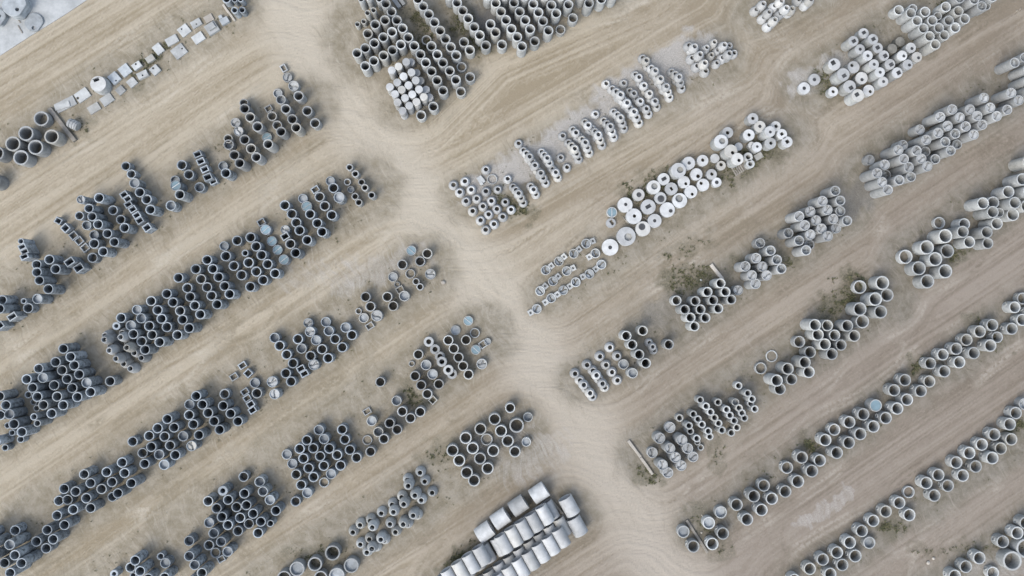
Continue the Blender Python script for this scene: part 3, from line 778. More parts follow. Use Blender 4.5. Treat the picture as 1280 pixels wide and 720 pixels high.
cl("middle of the long ring row", "Q r62 h1",
 "900 550 8| 672,277:h.6 655,515:h.9", "900 550 8| 820,175 780,415:r64:h1", "900 550 8| 920,310:r64:h1.1 1000,205:h.9",
 "980 500 8| 415,400 530,528:h1.2", "980 500 8| 505,297:r60:h.7 650,427:h1.2", "980 500 8| 655,222 765,340:h1.2",
 "980 500 8| 795,143:h1.1 897,265:h1.1", "980 500 8| 920,55:kJ 1020,180:h1 1135,85:h1.2")
cl("far end of the long ring row", "Q r62 h1",
 "1060 430 8| 463,462 592,557", "1060 430 8| 572,360 730,470", "1060 430 8| 815,375:h.9", "1060 430 8| 825,193:r60 965,273",
 "1060 430 8| 950,105:r60 1115,182", "1060 430 8| 1085,47 1260,90:h1.2",
 "1120 350 8| 708,598:h.9", "1120 350 8| 840,515 945,655:r63:h1.1", "1120 350 8| 965,450 1015,572:r58:h.8", "1120 350 8| 1160,487:h.9",
 "1120 350 8| 1190,272:r60 1265,398:h.9 1350,330", "1120 350 8| 1270,185:r60:h.6")
cl("ring row on the bottom edge", "Q r62 h.8",
 "970 630 8| 185,760 340,648", "970 630 8| 470,555 545,700", "970 630 8| 612,485 665,610", "970 630 8| 740,385:h.9 795,520:r64",
 "970 630 8| 860,270:h.9 935,388:kF:h.6", "970 630 8| 975,168 1100,75", "1050 570 8| 595,468 695,590:r63", "1050 570 8| 690,362:r60:h.3")
cl("upper half of the last ring row", "Q r63 h.85",
 "1050 570 8| 865,270:h.9 945,395", "1050 570 8| 985,190 1080,297:h.6", "1050 570 8| 1165,65 1230,195", "1120 530 8| 735,290:kV:h.9 800,425:h.7",
 "1120 530 8| 860,205:kV 965,340:r64:h1.1", "1120 530 8| 985,105:kV 1050,245", "1120 530 8| 1140,2:r64:h1 1155,153", "1120 480 8| 1200,290 1290,200:kS:h.7")
cl("rings in the lower right corner", "Q r64 h.9",
 "1120 630 8| 590,720 700,627:h.8 835,540", "1120 630 8| 970,690:h.5 1165,570:kP:r98:h1", "1120 630 8| 1070,378:h.8 1215,290",
 "1120 630 8| 1300,190 1300,445:kP:r98:h.9")

# ------------------------------------------------------------ precast pieces
CACHE = {}
def cached(key, fn):
    k = tuple(round(x, 2) if isinstance(x, float) else x for x in key)
    if k not in CACHE:
        CACHE[k] = fn()
    return CACHE[k]

def tube_mesh(R, h, ri, tone, n=36):
    def mk():
        bm = bmesh.new()
        b = 0.018
        loft(bm, [ring_pts(0, 0, r, z, n) for r, z in ((ri, 0.0), (ri, h - b), (ri + b, h), (R - b, h), (R, h - b), (R, 0.0))])
        return to_mesh(bm, "pipe_wall", MAT[tone])
    return cached(('tube', R, h, ri, tone), mk)

def disc_mesh(r, t, tone, n=32):
    def mk():
        bm = bmesh.new()
        loft(bm, [ring_pts(0, 0, r, 0, n), ring_pts(0, 0, r, t - 0.01, n), ring_pts(0, 0, r - 0.01, t, n)], True, True)
        return to_mesh(bm, "disc", MAT[tone])
    return cached(('disc', r, t, tone), mk)

def drum_mesh(R, h, tone, n=36):
    def mk():
        bm = bmesh.new()
        loft(bm, [ring_pts(0, 0, R, 0, n), ring_pts(0, 0, R, h - 0.02, n), ring_pts(0, 0, R - 0.02, h, n)], False, True)
        return to_mesh(bm, "drum", MAT[tone])
    return cached(('drum', R, h, tone), mk)

def benching_mesh(r, var, tone):
    """a round floor with half-pipe channels pressed into it"""
    def mk():
        bm = bmesh.new()
        rings, n = 9, 36
        rr = random.Random(var)
        chans = [(rr.uniform(-0.15, 0.15), 0.0)] if var % 3 == 0 else [(0.0, 0.0), (rr.uniform(0.7, 1.1), 1.0)]
        def z(x, y):
            d = 9.0
            for off, side in chans:
                if side == 0.0:
                    bend = 0.12 * math.sin(3.0 * x / r) * r
                    d = min(d, abs(y - off * r - bend))
                else:
                    if x * math.cos(off) + y * math.sin(off) > 0:
                        d = min(d, abs(-x * math.sin(off) + y * math.cos(off)))
            wv = 0.17 * r
            return -0.16 * math.sqrt(max(0.0, 1 - (d / wv) ** 2)) if d < wv else 0.03 * min(1, (d - wv) / r)
        loops = []
        for i in range(rings + 1):
            q = max(0.02, i / rings) * r
            loops.append([(x, y, z(x, y)) for x, y, _ in ring_pts(0, 0, q, 0, n)])
        loft(bm, loops, True)
        return to_mesh(bm, "benching", MAT[tone], ang=60)
    return cached(('bench', r, var, tone), mk)

def box_mesh(w, d, h, t, tone):
    def mk():
        bm = bmesh.new()
        def rect(a, b, z):
            return [(-a, -b, z), (a, -b, z), (a, b, z), (-a, b, z)]
        a, b = w / 2, d / 2
        loft(bm, [rect(a - t, b - t, 0), rect(a - t, b - t, h - .012), rect(a - t + .012, b - t + .012, h), rect(a - .012, b - .012, h), rect(a, b, h - .012), rect(a, b, 0)])
        return to_mesh(bm, "box_wall", MAT[tone], False)
    return cached(('box', w, d, h, t, tone), mk)

def cone_mesh(R, h, ecc, tone, top=0.58, hole=0.42):
    def mk():
        bm = bmesh.new()
        n = 36
        o = ecc * R
        L = [ring_pts(o * .9, 0, hole * R, h * .35, n), ring_pts(o, 0, hole * R, h - .02, n), ring_pts(o, 0, hole * R + .02, h, n), ring_pts(o, 0, top * R - .02, h, n), ring_pts(o, 0, top * R, h - .03, n),
             ring_pts(o * .82, 0, top * R + (R - top * R) * .22, h * .84, n), ring_pts(o * .35, 0, top * R + (R - top * R) * .72, h * .55, n), ring_pts(o * .08, 0, R * .97, h * .36, n), ring_pts(0, 0, R, h * .26, n), ring_pts(0, 0, R, 0, n)]
        inner = [ring_pts(0, 0, R * .86, 0, n), ring_pts(0, 0, R * .86, h * .2, n)]
        loft(bm, inner + L)
        return to_mesh(bm, "cone_wall", MAT[tone], ang=50)
    return cached(('cone', R, h, ecc, tone, top, hole), mk)

def plate_mesh(outer, inner, z0, z1, tone, name="plate"):
    """flat plate with a hole; both outlines as equal-length loops in matching order"""
    bm = bmesh.new()
    b = 0.015
    def sh(pts, z, s=1.0, c=(0, 0)):
        return [(c[0] + (x - c[0]) * s, c[1] + (y - c[1]) * s, z) for x, y in pts]
    oc = (sum(p[0] for p in outer) / len(outer), sum(p[1] for p in outer) / len(outer))
    if inner is None:
        loft(bm, [sh(outer, z0), sh(outer, z1 - b), sh(outer, z1, 0.985, oc)], True, True)
    else:
        loft(bm, [sh(inner, z0), sh(inner, z1), sh(outer, z1, 0.985, oc), sh(outer, z1 - b), sh(outer, z0)])
        bm.verts.ensure_lookup_table()
    return to_mesh(bm, name, MAT[tone], True, 30)

def loop_circle(cx, cy, r, n=40):
    return [(cx + r * math.cos(2 * math.pi * i / n), cy + r * math.sin(2 * math.pi * i / n)) for i in range(n)]

def loop_rect(cx, cy, w, d, rot, n=40):
    out = []
    for i in range(n):
        a = 2 * math.pi * i / n
        c, s = math.cos(a - rot), math.sin(a - rot)
        k = min((w / 2) / max(abs(c), 1e-6), (d / 2) / max(abs(s), 1e-6))
        # snap to the nearest corner so corners stay sharp
        x, y = c * k, s * k
        out.append((x, y))
    for cxn, cyn in ((w / 2, d / 2), (-w / 2, d / 2), (-w / 2, -d / 2), (w / 2, -d / 2)):
        j = min(range(n), key=lambda i: (out[i][0] - cxn) ** 2 + (out[i][1] - cyn) ** 2)
        out[j] = (cxn, cyn)
    c, s = math.cos(rot), math.sin(rot)
    return [(cx + x * c - y * s, cy + x * s + y * c) for x, y in out]

def grate_mesh_round(r):
    def mk():
        bm = bmesh.new()
        loft(bm, [ring_pts(0, 0, r * .8, 0, 24), ring_pts(0, 0, r * .8, .03, 24), ring_pts(0, 0, r, .03, 24), ring_pts(0, 0, r, 0, 24)])
        k = 4
        for i in range(-k + 1, k):
            x = i * r / k
            hl = math.sqrt(max(0, (r * .9) ** 2 - x * x))
            bw = r * .075
            loft(bm, [[(x - bw, -hl, .004), (x + bw, -hl, .004), (x + bw, hl, .004), (x - bw, hl, .004)], [(x - bw, -hl, .026), (x + bw, -hl, .026), (x + bw, hl, .026), (x - bw, hl, .026)]], False, True)
        loft(bm, [ring_pts(0, 0, r * .98, -.08, 24), ring_pts(0, 0, r * .98, -.075, 24)], False, True)
        return to_mesh(bm, "grate", MAT['iron'], False)
    return cached(('grate', r), mk)

def grate_mesh_rect(w, d):
    def mk():
        bm = bmesh.new()
        def bar(cx, cy, a, b, z0=.0, z1=.03):
            loft(bm, [[(cx - a, cy - b, z0), (cx + a, cy - b, z0), (cx + a, cy + b, z0), (cx - a, cy + b, z0)], [(cx - a, cy - b, z1), (cx + a, cy - b, z1), (cx + a, cy + b, z1), (cx - a, cy + b, z1)]], False, True)
        bar(0, 0, w / 2, d / 2, -.08, -.075)
        for i in range(6):
            bar(-w / 2 + (i + .5) * w / 6, 0, w * .035, d / 2, .004, .026)
        for sx in (-1, 1):
            bar(sx * (w / 2 - .02), 0, .02, d / 2, .001, .031)
        bar(0, 0, w / 2 - .04, .022, .0, .033)
        return to_mesh(bm, "grate", MAT['iron'], False)
    return cached(('grater', w, d), mk)

def inlet_mesh(r):
    def mk():
        bm = bmesh.new()
        n = 20
        def ring(rr, x):
            return [(x, rr * math.cos(2 * math.pi * i / n), rr * math.sin(2 * math.pi * i / n)) for i in range(n)]
        loft(bm, [ring(r, -.08), ring(r, .07), ring(r * .78, .07), ring(r * .78, -.02)], False, True)
        return to_mesh(bm, "inlet", MAT['pale'], True, 30)
    return cached(('inlet', r), mk)

TONES = {}
ORD = "zeroth first second third fourth fifth sixth seventh eighth ninth tenth eleventh twelfth thirteenth fourteenth fifteenth sixteenth seventeenth eighteenth nineteenth twentieth".split()
KINDNAME = {  # kind: (object name, category, short description)
    'P': ("concrete_pipe", "pipe", "open grey pipe"), 'T': ("slender_pipe", "pipe", "open pale pipe"), 'R': ("narrow_pipe", "pipe", "thin open pipe"),
    'H': ("wide_pipe", "pipe", "wide pale pipe"), 'Q': ("shaft_ring", "shaft ring", "pale open ring"), 'V': ("shaft_ring", "shaft ring", "side pierced ring"),
    'F': ("floored_ring", "manhole ring", "pale floored ring"), 'Y': ("channelled_base_unit", "manhole base", "channelled base ring"), 'L': ("blue_topped_ring", "manhole ring", "blue water-filled ring"),
    'J': ("blue_topped_ring", "manhole ring", "solid blue covered ring"), 'X': ("box_riser", "box riser", "upright box riser"), 'C': ("necked_cone", "manhole cone", "round-shouldered cone"),
    'K': ("manhole_cone", "manhole cone", "white manhole cone"), 'N': ("collar_ring", "collar ring", "thick walled ring"), 'W': ("white_drum", "drum", "white closed drum"),
    'D': ("grey_drum", "drum", "grey closed drum"), 'M': ("lidded_chamber", "manhole chamber", "lidded chamber"), 'B': ("manhole_base_unit", "manhole base", "tall base unit"),
    'S': ("socket_base_unit", "manhole base", "deep socket base"), 'G': ("catchpit", "catchpit", "spouted catchpit"),
}
SIZES = {}

def tone_for(kind, px):
    left = px < 640
    if kind in 'W': return 'white'
    if kind == 'K': return 'white'
    if kind == 'M': return 'white'
    if kind == 'D': return 'old'
    if kind in 'T': return 'pale'
    if kind in 'BS': return 'base'
    if kind in 'HQVR': return 'pale' 
    if kind == 'G': return 'pale'
    if kind == 'C': return 'white' if px > 640 else ('pale' if px > 330 else 'mid')
    return None

def place(kind, px, py, rpx, h, opt, tone, b=0.0):
    """px, py: photo pixel of the centre of the top; everything else in metres"""
    zt = b + h
    mpp = m_per_px(zt)
    R = rpx * mpp
    top = P3(px, py, zt)
    loc = Vector((top.x, top.y, b))
    out = Vector((top.x, top.y, 0)) - Vector((P3(*NADIR).x, P3(*NADIR).y, 0))
    a_out = math.atan2(out.y, out.x)
    name, cat, desc = KINDNAME[kind]
    R = round(R, 2); h = max(0.1, round(h * 20) / 20)
    loc.z = b
    rz = random.uniform(0, 6.28)
    if kind == 'P' or kind in 'TRHQV':
        wall = {'P': .80, 'T': .78, 'R': .68, 'H': .83, 'Q': .83, 'V': .83}[kind]
        if kind == 'P' and R <= 0.36:
            name, desc, wall = "narrow_pipe", "thin open pipe", .72
        elif kind == 'P' and h <= .5:
            name, desc = "concrete_ring", "low open ring"
        elif kind == 'P' and R >= .8:
            name, desc = "wide_pipe", "wide open pipe"
        o = link(name, tube_mesh(R, h, R * wall, tone), None, loc, rz)
        if kind in 'QV' and h > .45:
            ir = .2 if kind == 'Q' else .32
            ia = math.radians(random.uniform(135, 175))
            io = link("inlet", inlet_mesh(min(ir, h * .38)), o)
            io.location = ((R - .01) * math.cos(ia - rz), (R - .01) * math.sin(ia - rz), h * .42)
            io.rotation_euler = (0, 0, ia - rz)
    elif kind == 'F':
        o = link(name, tube_mesh(R, h, R * .83, tone), None, loc, rz)
        dep = min(h - .08, random.choice((.25, .35, .5, .65)))
        link("base_plate", disc_mesh(R * .835, .04, 'floor'), o, (0, 0, h - dep - .04))
    elif kind == 'Y':
        o = link(name, tube_mesh(R, h, R * .86, tone), None, loc, rz)
        link("benching", benching_mesh(R * .865, random.randrange(6), 'slab'), o, (0, 0, h - min(.12, h * .3)))
    elif kind in 'LJ':
        o = link(name, tube_mesh(R, h, R * .86, tone), None, loc, rz)
        c = link("cover", disc_mesh(R * .855, .05, 'cover'), o, (0, 0, h - .10))  # with a bar: water surface, sky reflection painted as blue; without: a lid
        if kind == 'L':
            bm_ = cached(('bar', R), lambda: box_solid(R * 1.68, R * .13, .06, 'white'))
            link("bar", bm_, c, (0, 0, .03), math.radians(opt.get('a', 0)) - rz)
    elif kind == 'X':
        w, d = opt['wd']
        o = link(name, box_mesh(round(w * mpp, 2), round(d * mpp, 2), h, .085, tone), None, loc, math.radians(opt.get('a', 30)))
    elif kind == 'C':
        ecc = .06
        dirn = a_out + random.uniform(-.35, .35)
        o = link(name, cone_mesh(R, max(.45, h * .85), ecc, tone), None, loc - Vector((math.cos(dirn), math.sin(dirn), 0)) * ecc * R, dirn)
    elif kind == 'K':
        o = link(name, cone_mesh(R, h, 0.0, tone, .64, .43), None, loc, rz)
    elif kind == 'N':
        o = link(name, tube_mesh(R, h, R * .5, tone), None, loc, rz)
    elif kind in 'WD':
        o = link(name, drum_mesh(R, h, tone), None, loc, rz)
    elif kind in 'BS':
        dep = .12 if kind == 'B' else .42
        dep = min(dep, h * .5)
        o = link(name, tube_mesh(R, h, R * (.80 if kind == 'S' else .84), tone), None, loc, 0)
        link("benching", benching_mesh(R * .845, random.randrange(6), 'base' if kind == 'B' else 'floor'), o, (0, 0, h - dep), random.uniform(0, 6.28) if kind == 'S' else random.uniform(.4, 1.2))
    elif kind == 'M':
        t = .14
        o = link(name, tube_mesh(R * .985, h - t, R * .84, 'pale'), None, loc, 0)
        e = opt.get('e')
        n = 40
        outer = loop_circle(0, 0, R, n)
        if e is None:
            link("cover_slab", drum_mesh(R, t, tone), o, (0, 0, h - t))
        else:
            sh, ex, ey = e[0], (e[1] - opt['x']) / opt['s'] * mpp, -(e[2] - opt['y']) / opt['s'] * mpp
            if sh == 'r':
                hr = round(e[3] / opt['s'] * mpp, 2)
                inner = loop_circle(ex, ey, hr, n)
                desc = "round holed chamber"
            else:
                w, d = round(e[3] / opt['s'] * mpp, 2), round(e[4] / opt['s'] * mpp, 2)
                rot = math.radians(30 if e[-1] == 'g' else (33 if random.random() < .7 else -57))
                inner = loop_rect(ex, ey, w, d, rot, n)
                desc = "square holed chamber"
            sl = link("cover_slab", plate_mesh(outer, inner, 0, t, tone, "cover_slab"), o, (0, 0, h - t))
            if e[-1] == 'g':
                if sh == 'r':
                    link("grate", grate_mesh_round(hr), sl, (ex, ey, t - .05))
                else:
                    link("grate", grate_mesh_rect(w - .01, d - .01), sl, (ex, ey, t - .05), rot)
            elif e[-1] == 'p':
                link("base_plate", disc_mesh(min(R * .82, hr * 1.5), .03, 'pale'), o, (ex * .6, ey * .6, max(.02, h - .34)))
    elif kind == 'G':
        o = link(name, tube_mesh(R, h, R * .82, tone), None, loc, 0)
        link("base_plate", benching_mesh(R * .825, random.randrange(6), 'floor'), o, (0, 0, h - .22), random.uniform(0, 6))
        dx, dy = opt['d']
        v = Vector((dx - opt['x'], -(dy - opt['y']), 0)).normalized()
        an = math.atan2(v.y, v.x)
        sp = cached(('spout', R), lambda: spout_mesh(R))
        link("spout", sp, o, (0, 0, 0), an)
    return o, name, cat, desc

def box_solid(w, d, h, tone, name="block", bev=.012):
    bm = bmesh.new()
    def rect(a, b, z):
        return [(-a, -b, z), (a, -b, z), (a, b, z), (-a, b, z)]
    loft(bm, [rect(w / 2, d / 2, 0), rect(w / 2, d / 2, h - bev), rect(w / 2 - bev, d / 2 - bev, h)], True, True)
    return to_mesh(bm, name, MAT[tone], False)

def spout_mesh(R):
    outer = [(R * .96, -.27), (R * 1.95, -.27), (R * 1.95, .27), (R * .96, .27)]
    bm = bmesh.new()
    n = 40
    cx = R * 1.48
    o = loop_rect(cx, 0, R * 1.0, .5, 0, n)
    i = loop_circle(cx, 0, .11, n)
    loft(bm, [[(x, y, .1) for x, y in i], [(x, y, .3) for x, y in i], [(x, y, .3) for x, y in o], [(x, y, 0) for x, y in o]], True)
    return to_mesh(bm, "spout", MAT['pale'], True, 30)

# ------------------------------------------------------------ the yard: lines of pieces as the photo shows them
LEFT_TONES = {"wide block by the timber beam": 'mid'}
def build_all():
    n_by = {}
    for phrase, default, lines in D:
        dk_ = default.split()
        base = {'k': dk_[0], 'r': 50.0, 'h': 1.0, 'b': 0.0, 'w': None, 'a': None, 'tb': None}
        for t in dk_[1:]:
            if t[0] == 'r': base['r'] = float(t[1:])
            elif t[0] == 'h': base['h'] = float(t[1:])
            elif t[0] == 'a': base['a'] = float(t[1:])
            elif t[0] == 'w': base['w'] = tuple(float(q) for q in t[1:].split(','))
            elif t[0] == 'b': base['b'] = float(t[1:])
        parsed = []
        for ln in lines:
            hd, tk = ln.split('|')
            hd = hd.split()
            x0, y0, s = float(hd[0]), float(hd[1]), float(hd[2])
            pyr = int(hd[3][3:]) if len(hd) > 3 else 0
            items = []
            for t in tk.split():
                f = t.split(':')
                x, y = (float(q) for q in f[0].split(','))
                it = dict(base); it['x'], it['y'], it['s'] = x, y, s
                for g in f[1:]:
                    if g == 'dark': continue
                    if g in ('g', 'd', 'p') and 'e' in it: it['e'] = it['e'] + (g,); continue
                    c, v = g[0], g[1:]
                    if c == 'k': it['k'] = v
                    elif c == 'e':
                        q = v[1:].split(',')
                        it['e'] = (v[0],) + tuple(float(z) for z in q)
                    elif c == 'w': it['w'] = tuple(float(q) for q in v.split(','))
                    elif c == 'd': it['d'] = tuple(float(q) for q in v.split(','))
                    else: it[c] = float(v)
                it['px'], it['py'] = x0 + x / s, y0 + y / s
                items.append(it)
            items.sort(key=lambda i: i['py'])
            parsed.append((sum(i['px'] for i in items) / len(items), pyr, items))
        parsed.sort(key=lambda q: q[0])
        for fi, (_, pyr, items) in enumerate(parsed):
            fo = ORD[fi + 1]
            for k, it in enumerate(items):
                kind = it['k']
                s = it['s']
                tone = tone_for(kind, it['px'])
                if tone is None:
                    right = it['px'] > 640 or phrase in TONES_LIGHT
                    tone = 'pale' if right else 'grey'
                    if phrase in TONES_MID: tone = 'mid'
                opt = {'x': it['x'], 'y': it['y'], 's': s}
                if it.get('a') is not None: opt['a'] = it['a']
                if it.get('w'): opt['wd'] = (it['w'][0] / s, it['w'][1] / s)
                if it.get('d'): opt['d'] = it['d']
                if it.get('e'): opt['e'] = it['e']
                b = it['b'] if not pyr else (pyr - 1) * PYR_DZ
                h = it['h']
                if kind == 'P' and b == 0 and it['r'] / s > 4.6:
                    near_nadir = math.hypot(it['px'] - NADIR[0], it['py'] - NADIR[1]) < 330
                    if near_nadir and .35 < h < 1: h = 1.0
                    elif .35 < h < .75: h = .75
                if kind == 'W' and it['b'] == 0: pass
                o, nm, cat, desc = place(kind, it['px'], it['py'], it['r'] / s, h, opt, tone, b)
                pos = ORD[k + 1] + " down the " if len(items) > 1 else "alone in the "
                lab = f"{desc} {pos}{fo} file, {phrase}"
                if pyr: lab = f"top {desc} {pos}{fo} file, {phrase}" if len(items) > 1 else f"topmost cone of the {fo} file, {phrase}"
                tag(o, lab, cat, f"{cat}s of the {phrase}")
                it['obj'] = o
                it['mesh'] = o.data
                # what a raised piece stands on
                if not pyr and b > 0.3:
                    lo = o.copy(); COL.objects.link(lo)
                    lo.location = (o.location.x, o.location.y, b - h if b >= h else 0.0)
                    lo.location.z = max(0.0, b - h)
                    tag(lo, f"{desc} beneath the {ORD[k+1]} of the {fo} file, {phrase}", cat, f"{cat}s of the {phrase}")
            if pyr:
                tops = [it['obj'] for it in items]
                r0 = items[0]['r'] / items[0]['s'] * m_per_px(.5)
                dirv = img_dir(0.53, 0.85) if len(tops) < 2 else (tops[-1].location - tops[0].location)
                dirv.z = 0; dirv.normalize()
                pitch = 2 * r0 * 1.0 if len(tops) < 2 else (tops[-1].location - tops[0].location).length / (len(tops) - 1)
                row = [t.location.copy() for t in tops]
                for tier in range(pyr - 1, 0, -1):
                    z = (tier - 1) * PYR_DZ
                    row = [row[0] - dirv * pitch / 2] + [p + dirv * pitch / 2 for p in row]
                    for j, p in enumerate(row):
                        p.z = z
                        c = tops[0].copy(); COL.objects.link(c)
                        c.location = p
                        tn = "lowest" if tier == 1 else "middle"
                        tag(c, f"{ORD[j+1]} cone of the {tn} tier, {fo} file, {phrase}", "manhole cone", items and f"manhole cones of the {phrase}")
TONES_LIGHT = {"wide group on the lower edge", "block above the white culverts", "cone heap near the lower edge", "line of the fifth row's tip", "cone block below the gravel strip", "blue covered tip of the fifth row"}
TONES_MID = {"files beside the thick walled rings", "thin pipes at the third row's tip", "loose pipes beyond the honeycomb block", "line of the fifth row's tip",
             "loose tip of the fourth row", "wide block by the timber beam", "wide group on the lower edge", "upper end of the second row"}
PYR_DZ = 0.42
build_all()

# ------------------------------------------------------------ lying white culverts at the lower edge
def culvert_mesh(R, L, wall=.86, tone='white'):
    def mk():
        bm = bmesh.new()
        n = 40
        def ring(r, x):
            return [(x, r * math.cos(2 * math.pi * i / n), r * math.sin(2 * math.pi * i / n)) for i in range(n)]
        b = .015
        ri = R * wall
        rows = loft(bm, [ring(ri, L / 2 - b), ring(ri + b, L / 2), ring(R - b, L / 2), ring(R, L / 2 - b), ring(R, -L / 2 + b), ring(R - b, -L / 2), ring(ri + b, -L / 2), ring(ri, -L / 2 + b)])
        n_ = len(rows[0])
        for i in range(n_):
            j = (i + 1) % n_
            bm.faces.new((rows[-1][i], rows[-1][j], rows[0][j], rows[0][i]))
        return to_mesh(bm, "culvert_wall", MAT[tone])
    return cached(('culv', R, L, wall, tone), mk)

def culvert(cx, cy, R, L, adir, z, label, group):
    """cx, cy: photo pixel of the middle of the upper line of the pipe"""
    p = P3(cx, cy, z + 2 * R)
    o = link("culvert_pipe", culvert_mesh(R, L), None, (p.x, p.y, z + R), adir)
    return tag(o, label, "culvert pipe", group)

AX = math.atan2(-0.875, 0.485)          # across the row
GRPC = "white culvert pipes lying at the lower edge"
for i, (x, y) in enumerate(((606, 667.5), (626, 651), (648.5, 634.5), (674.5, 618.5))):
    culvert(x, y, .70, 1.38, math.radians(34), 0, f"big white culvert lying along the row, {ORD[i+1]} from the lower left", GRPC)
RS = .53
def tier_row(x0, y0, dx, dy, n, z, what, nmax=None):
    for i in range(n):
        culvert(x0 + dx * i, y0 + dy * i, RS, 1.58, AX, z, f"{what}, {ORD[i+1]} from its lower left end", GRPC)
ZT = RS * 1.55
tier_row(562.5, 725, 13.2, -9.6, 4, ZT, "crosswise white culvert on top, short near group")
tier_row(630.0, 681.5, 12.9, -9.1, 5, ZT, "crosswise white culvert on top, long near group")
tier_row(557, 731, 13.0, -9.4, 5, 0, "crosswise white culvert below, short near group")
tier_row(624.5, 684.0, 12.8, -9.0, 6, 0, "crosswise white culvert below, long near group")
tier_row(613.2, 740.2, 12.7, -9.5, 8, ZT, "crosswise white culvert on top, outer row")
tier_row(602.5, 735.5, 12.65, -9.45, 9, 0, "crosswise white culvert below, outer row")
culvert(712.5, 634.5, .64, 1.6, AX, 0, "white culvert lying alone past the row's end, upper of two", GRPC)
culvert(722.5, 659.5, .64, 1.6, AX, 0, "white culvert lying alone past the row's end, lower of two", GRPC)

# ------------------------------------------------------------ beams and posts
def beam(x0, y0, x1, y1, wpx, h, tone, label, name="timber_beam", cat="beam"):
    a, b = P3(x0, y0, h), P3(x1, y1, h)
    L = (b - a).length
    w = wpx * m_per_px(h)
    bm = bmesh.new()
    n = max(2, int(L / .5))
    rr = random.Random(int(x0))
    loops = []
    for i in range(n + 1):
        x = -L / 2 + L * i / n
        jy, jw = rr.uniform(-.012, .012), rr.uniform(-.012, .012)
        hw = w / 2 + jw
        loops.append([(x, jy - hw, 0), (x, jy + hw, 0), (x, jy + hw, h - .02), (x, jy + hw - .025, h), (x, jy - hw + .025, h), (x, jy - hw, h - .02)])
    loft(bm, loops, True, True)
    o = link(name, to_mesh(bm, name, MAT[tone], False), None, ((a.x + b.x) / 2, (a.y + b.y) / 2, 0), math.atan2(b.y - a.y, b.x - a.x))
    return tag(o, label, cat)

beam(61, 135, 93, 176, 5, .25, 'timber', "weathered grey timber beam beside the wide pipe block and the slabs")
beam(278.5, 5.5, 293.5, 26, 2.8, .15, 'timber_white', "white post lying between the slabs and three short pipes", "post", "post")
beam(785.5, 551, 800.8, 571.5, 3.4, .2, 'timber_white', "upper half of the broken white beam by the speckled bases")
beam(801, 572, 816, 593, 3.4, .2, 'timber_white', "lower half of the broken white beam by the speckled bases")
beam(889, 330.5, 904, 349.5, 4.2, .25, 'timber_white', "white timber beam lying in weeds above the black-bored pipe block")
beam(858.5, 650.5, 884.5, 691, 3.2, .2, 'timber', "thin grey beam dividing the first shaft rings of the lower lane")
beam(688, 625, 713, 652.5, 3.0, .3, 'timber', "grey plank on edge beside the two lone white culverts", "plank", "plank")
beam(491, -3, 499.5, 9, 5, .4, 'mid', "lower of two grey bars lying by the tall pale pipes", "kerb_bar", "bar")
beam(498, -5, 505, 5.5, 4.5, .4, 'mid', "upper of two grey bars lying by the tall pale pipes", "kerb_bar", "bar")
beam(597, 221.5, 603, 231, 3.6, .3, 'pale', "lower of two short pale kerb blocks among the cones", "kerb_bar", "bar")
beam(599.5, 220, 605.5, 227.5, 3.6, .3, 'pale', "upper of two short pale kerb blocks among the cones", "kerb_bar", "bar")
beam(778.5, 270.5, 784.5, 279, 1.2, .1, 'timber', "short thin stick leaning by the largest white chamber", "stick", "stick")
beam(804, 270.5, 809, 275.5, 1.2, .1, 'timber', "short thin stick between two white chambers", "stick", "stick")
beam(877, 643.5, 880.5, 649, 1.0, .08, 'timber_white', "tiny pale stick beside the second shaft ring", "stick", "stick")

# ------------------------------------------------------------ slabs
def slab(x0, y0, s, cx, cy, w, d, ang, h, label, tone='slab', hole=None, name="concrete_slab", z=0.0):
    p = P3(x0 + cx / s, y0 + cy / s, z + h)
    mpp = m_per_px(h)
    W, Dp = w / s * mpp, d / s * mpp
    outer = loop_rect(0, 0, W, Dp, 0, 40)
    inner = None
    rot = math.radians(ang)
    if hole:
        hx, hy = (hole[0] - cx) / s * mpp, -(hole[1] - cy) / s * mpp
        c, s_ = math.cos(-rot), math.sin(-rot)
        hx, hy = hx * c - hy * s_, hx * s_ + hy * c
        inner = loop_circle(hx, hy, hole[2] / s * mpp, 40)
    o = link(name, plate_mesh(outer, inner, 0, h, tone, name), None, (p.x, p.y, z), rot)
    return tag(o, label, "slab", "concrete slabs in the top row")
A0 = (60, 60, 8)
slab(*A0, 172, 562, 204, 96, 28, .12, "long slab nearest the timber beam, under a broken piece")
slab(*A0, 140, 576, 150, 58, 18, .07, "broken narrow piece lying tilted on the long slab", z=.121)
slab(*A0, 342, 470, 136, 104, 36, .14, "white slab with a notched corner left of the round chamber", 'pale', (300, 500, 14))
slab(*A0, 458, 602, 118, 80, 32, .12, "plain grey slab at the lower left of the lower slab line")
slab(*A0, 588, 515, 120, 92, 36, .12, "white smeared slab below the round white chamber", 'pale')
slab(*A0, 660, 298, 94, 101, 41, .25, "blue-grey slab with a hole right of the round chamber", 'floor', (680, 326, 9))
slab(*A0, 722, 422, 80, 74, 43, .15, "small purplish slab, second in the lower slab line")
slab(*A0, 768, 222, 104, 106, 39, .15, "larger blank blue-grey slab right of the holed blue-grey one", 'floor')
slab(*A0, 837, 343, 86, 80, 41, .15, "small square slab with faint marks in the lower slab line")
slab(*A0, 885, 175, 88, 64, 35, .3, "small pale slab with one dark hole, upper slab line", 'pale', (878, 160, 11))
slab(*A0, 942, 265, 106, 64, 26, .3, "holed slab sitting over dark damp soil", 'slab', (945, 272, 9))
slab(*A0, 1018, 105, 84, 60, 35, .3, "purplish layered slab between the holed ones and the square white one")
slab(*A0, 1068, 218, 86, 84, 42, .2, "square white slab with one dark hole in the lower slab line", 'pale', (1052, 202, 11))
A1 = (160, 0, 8)
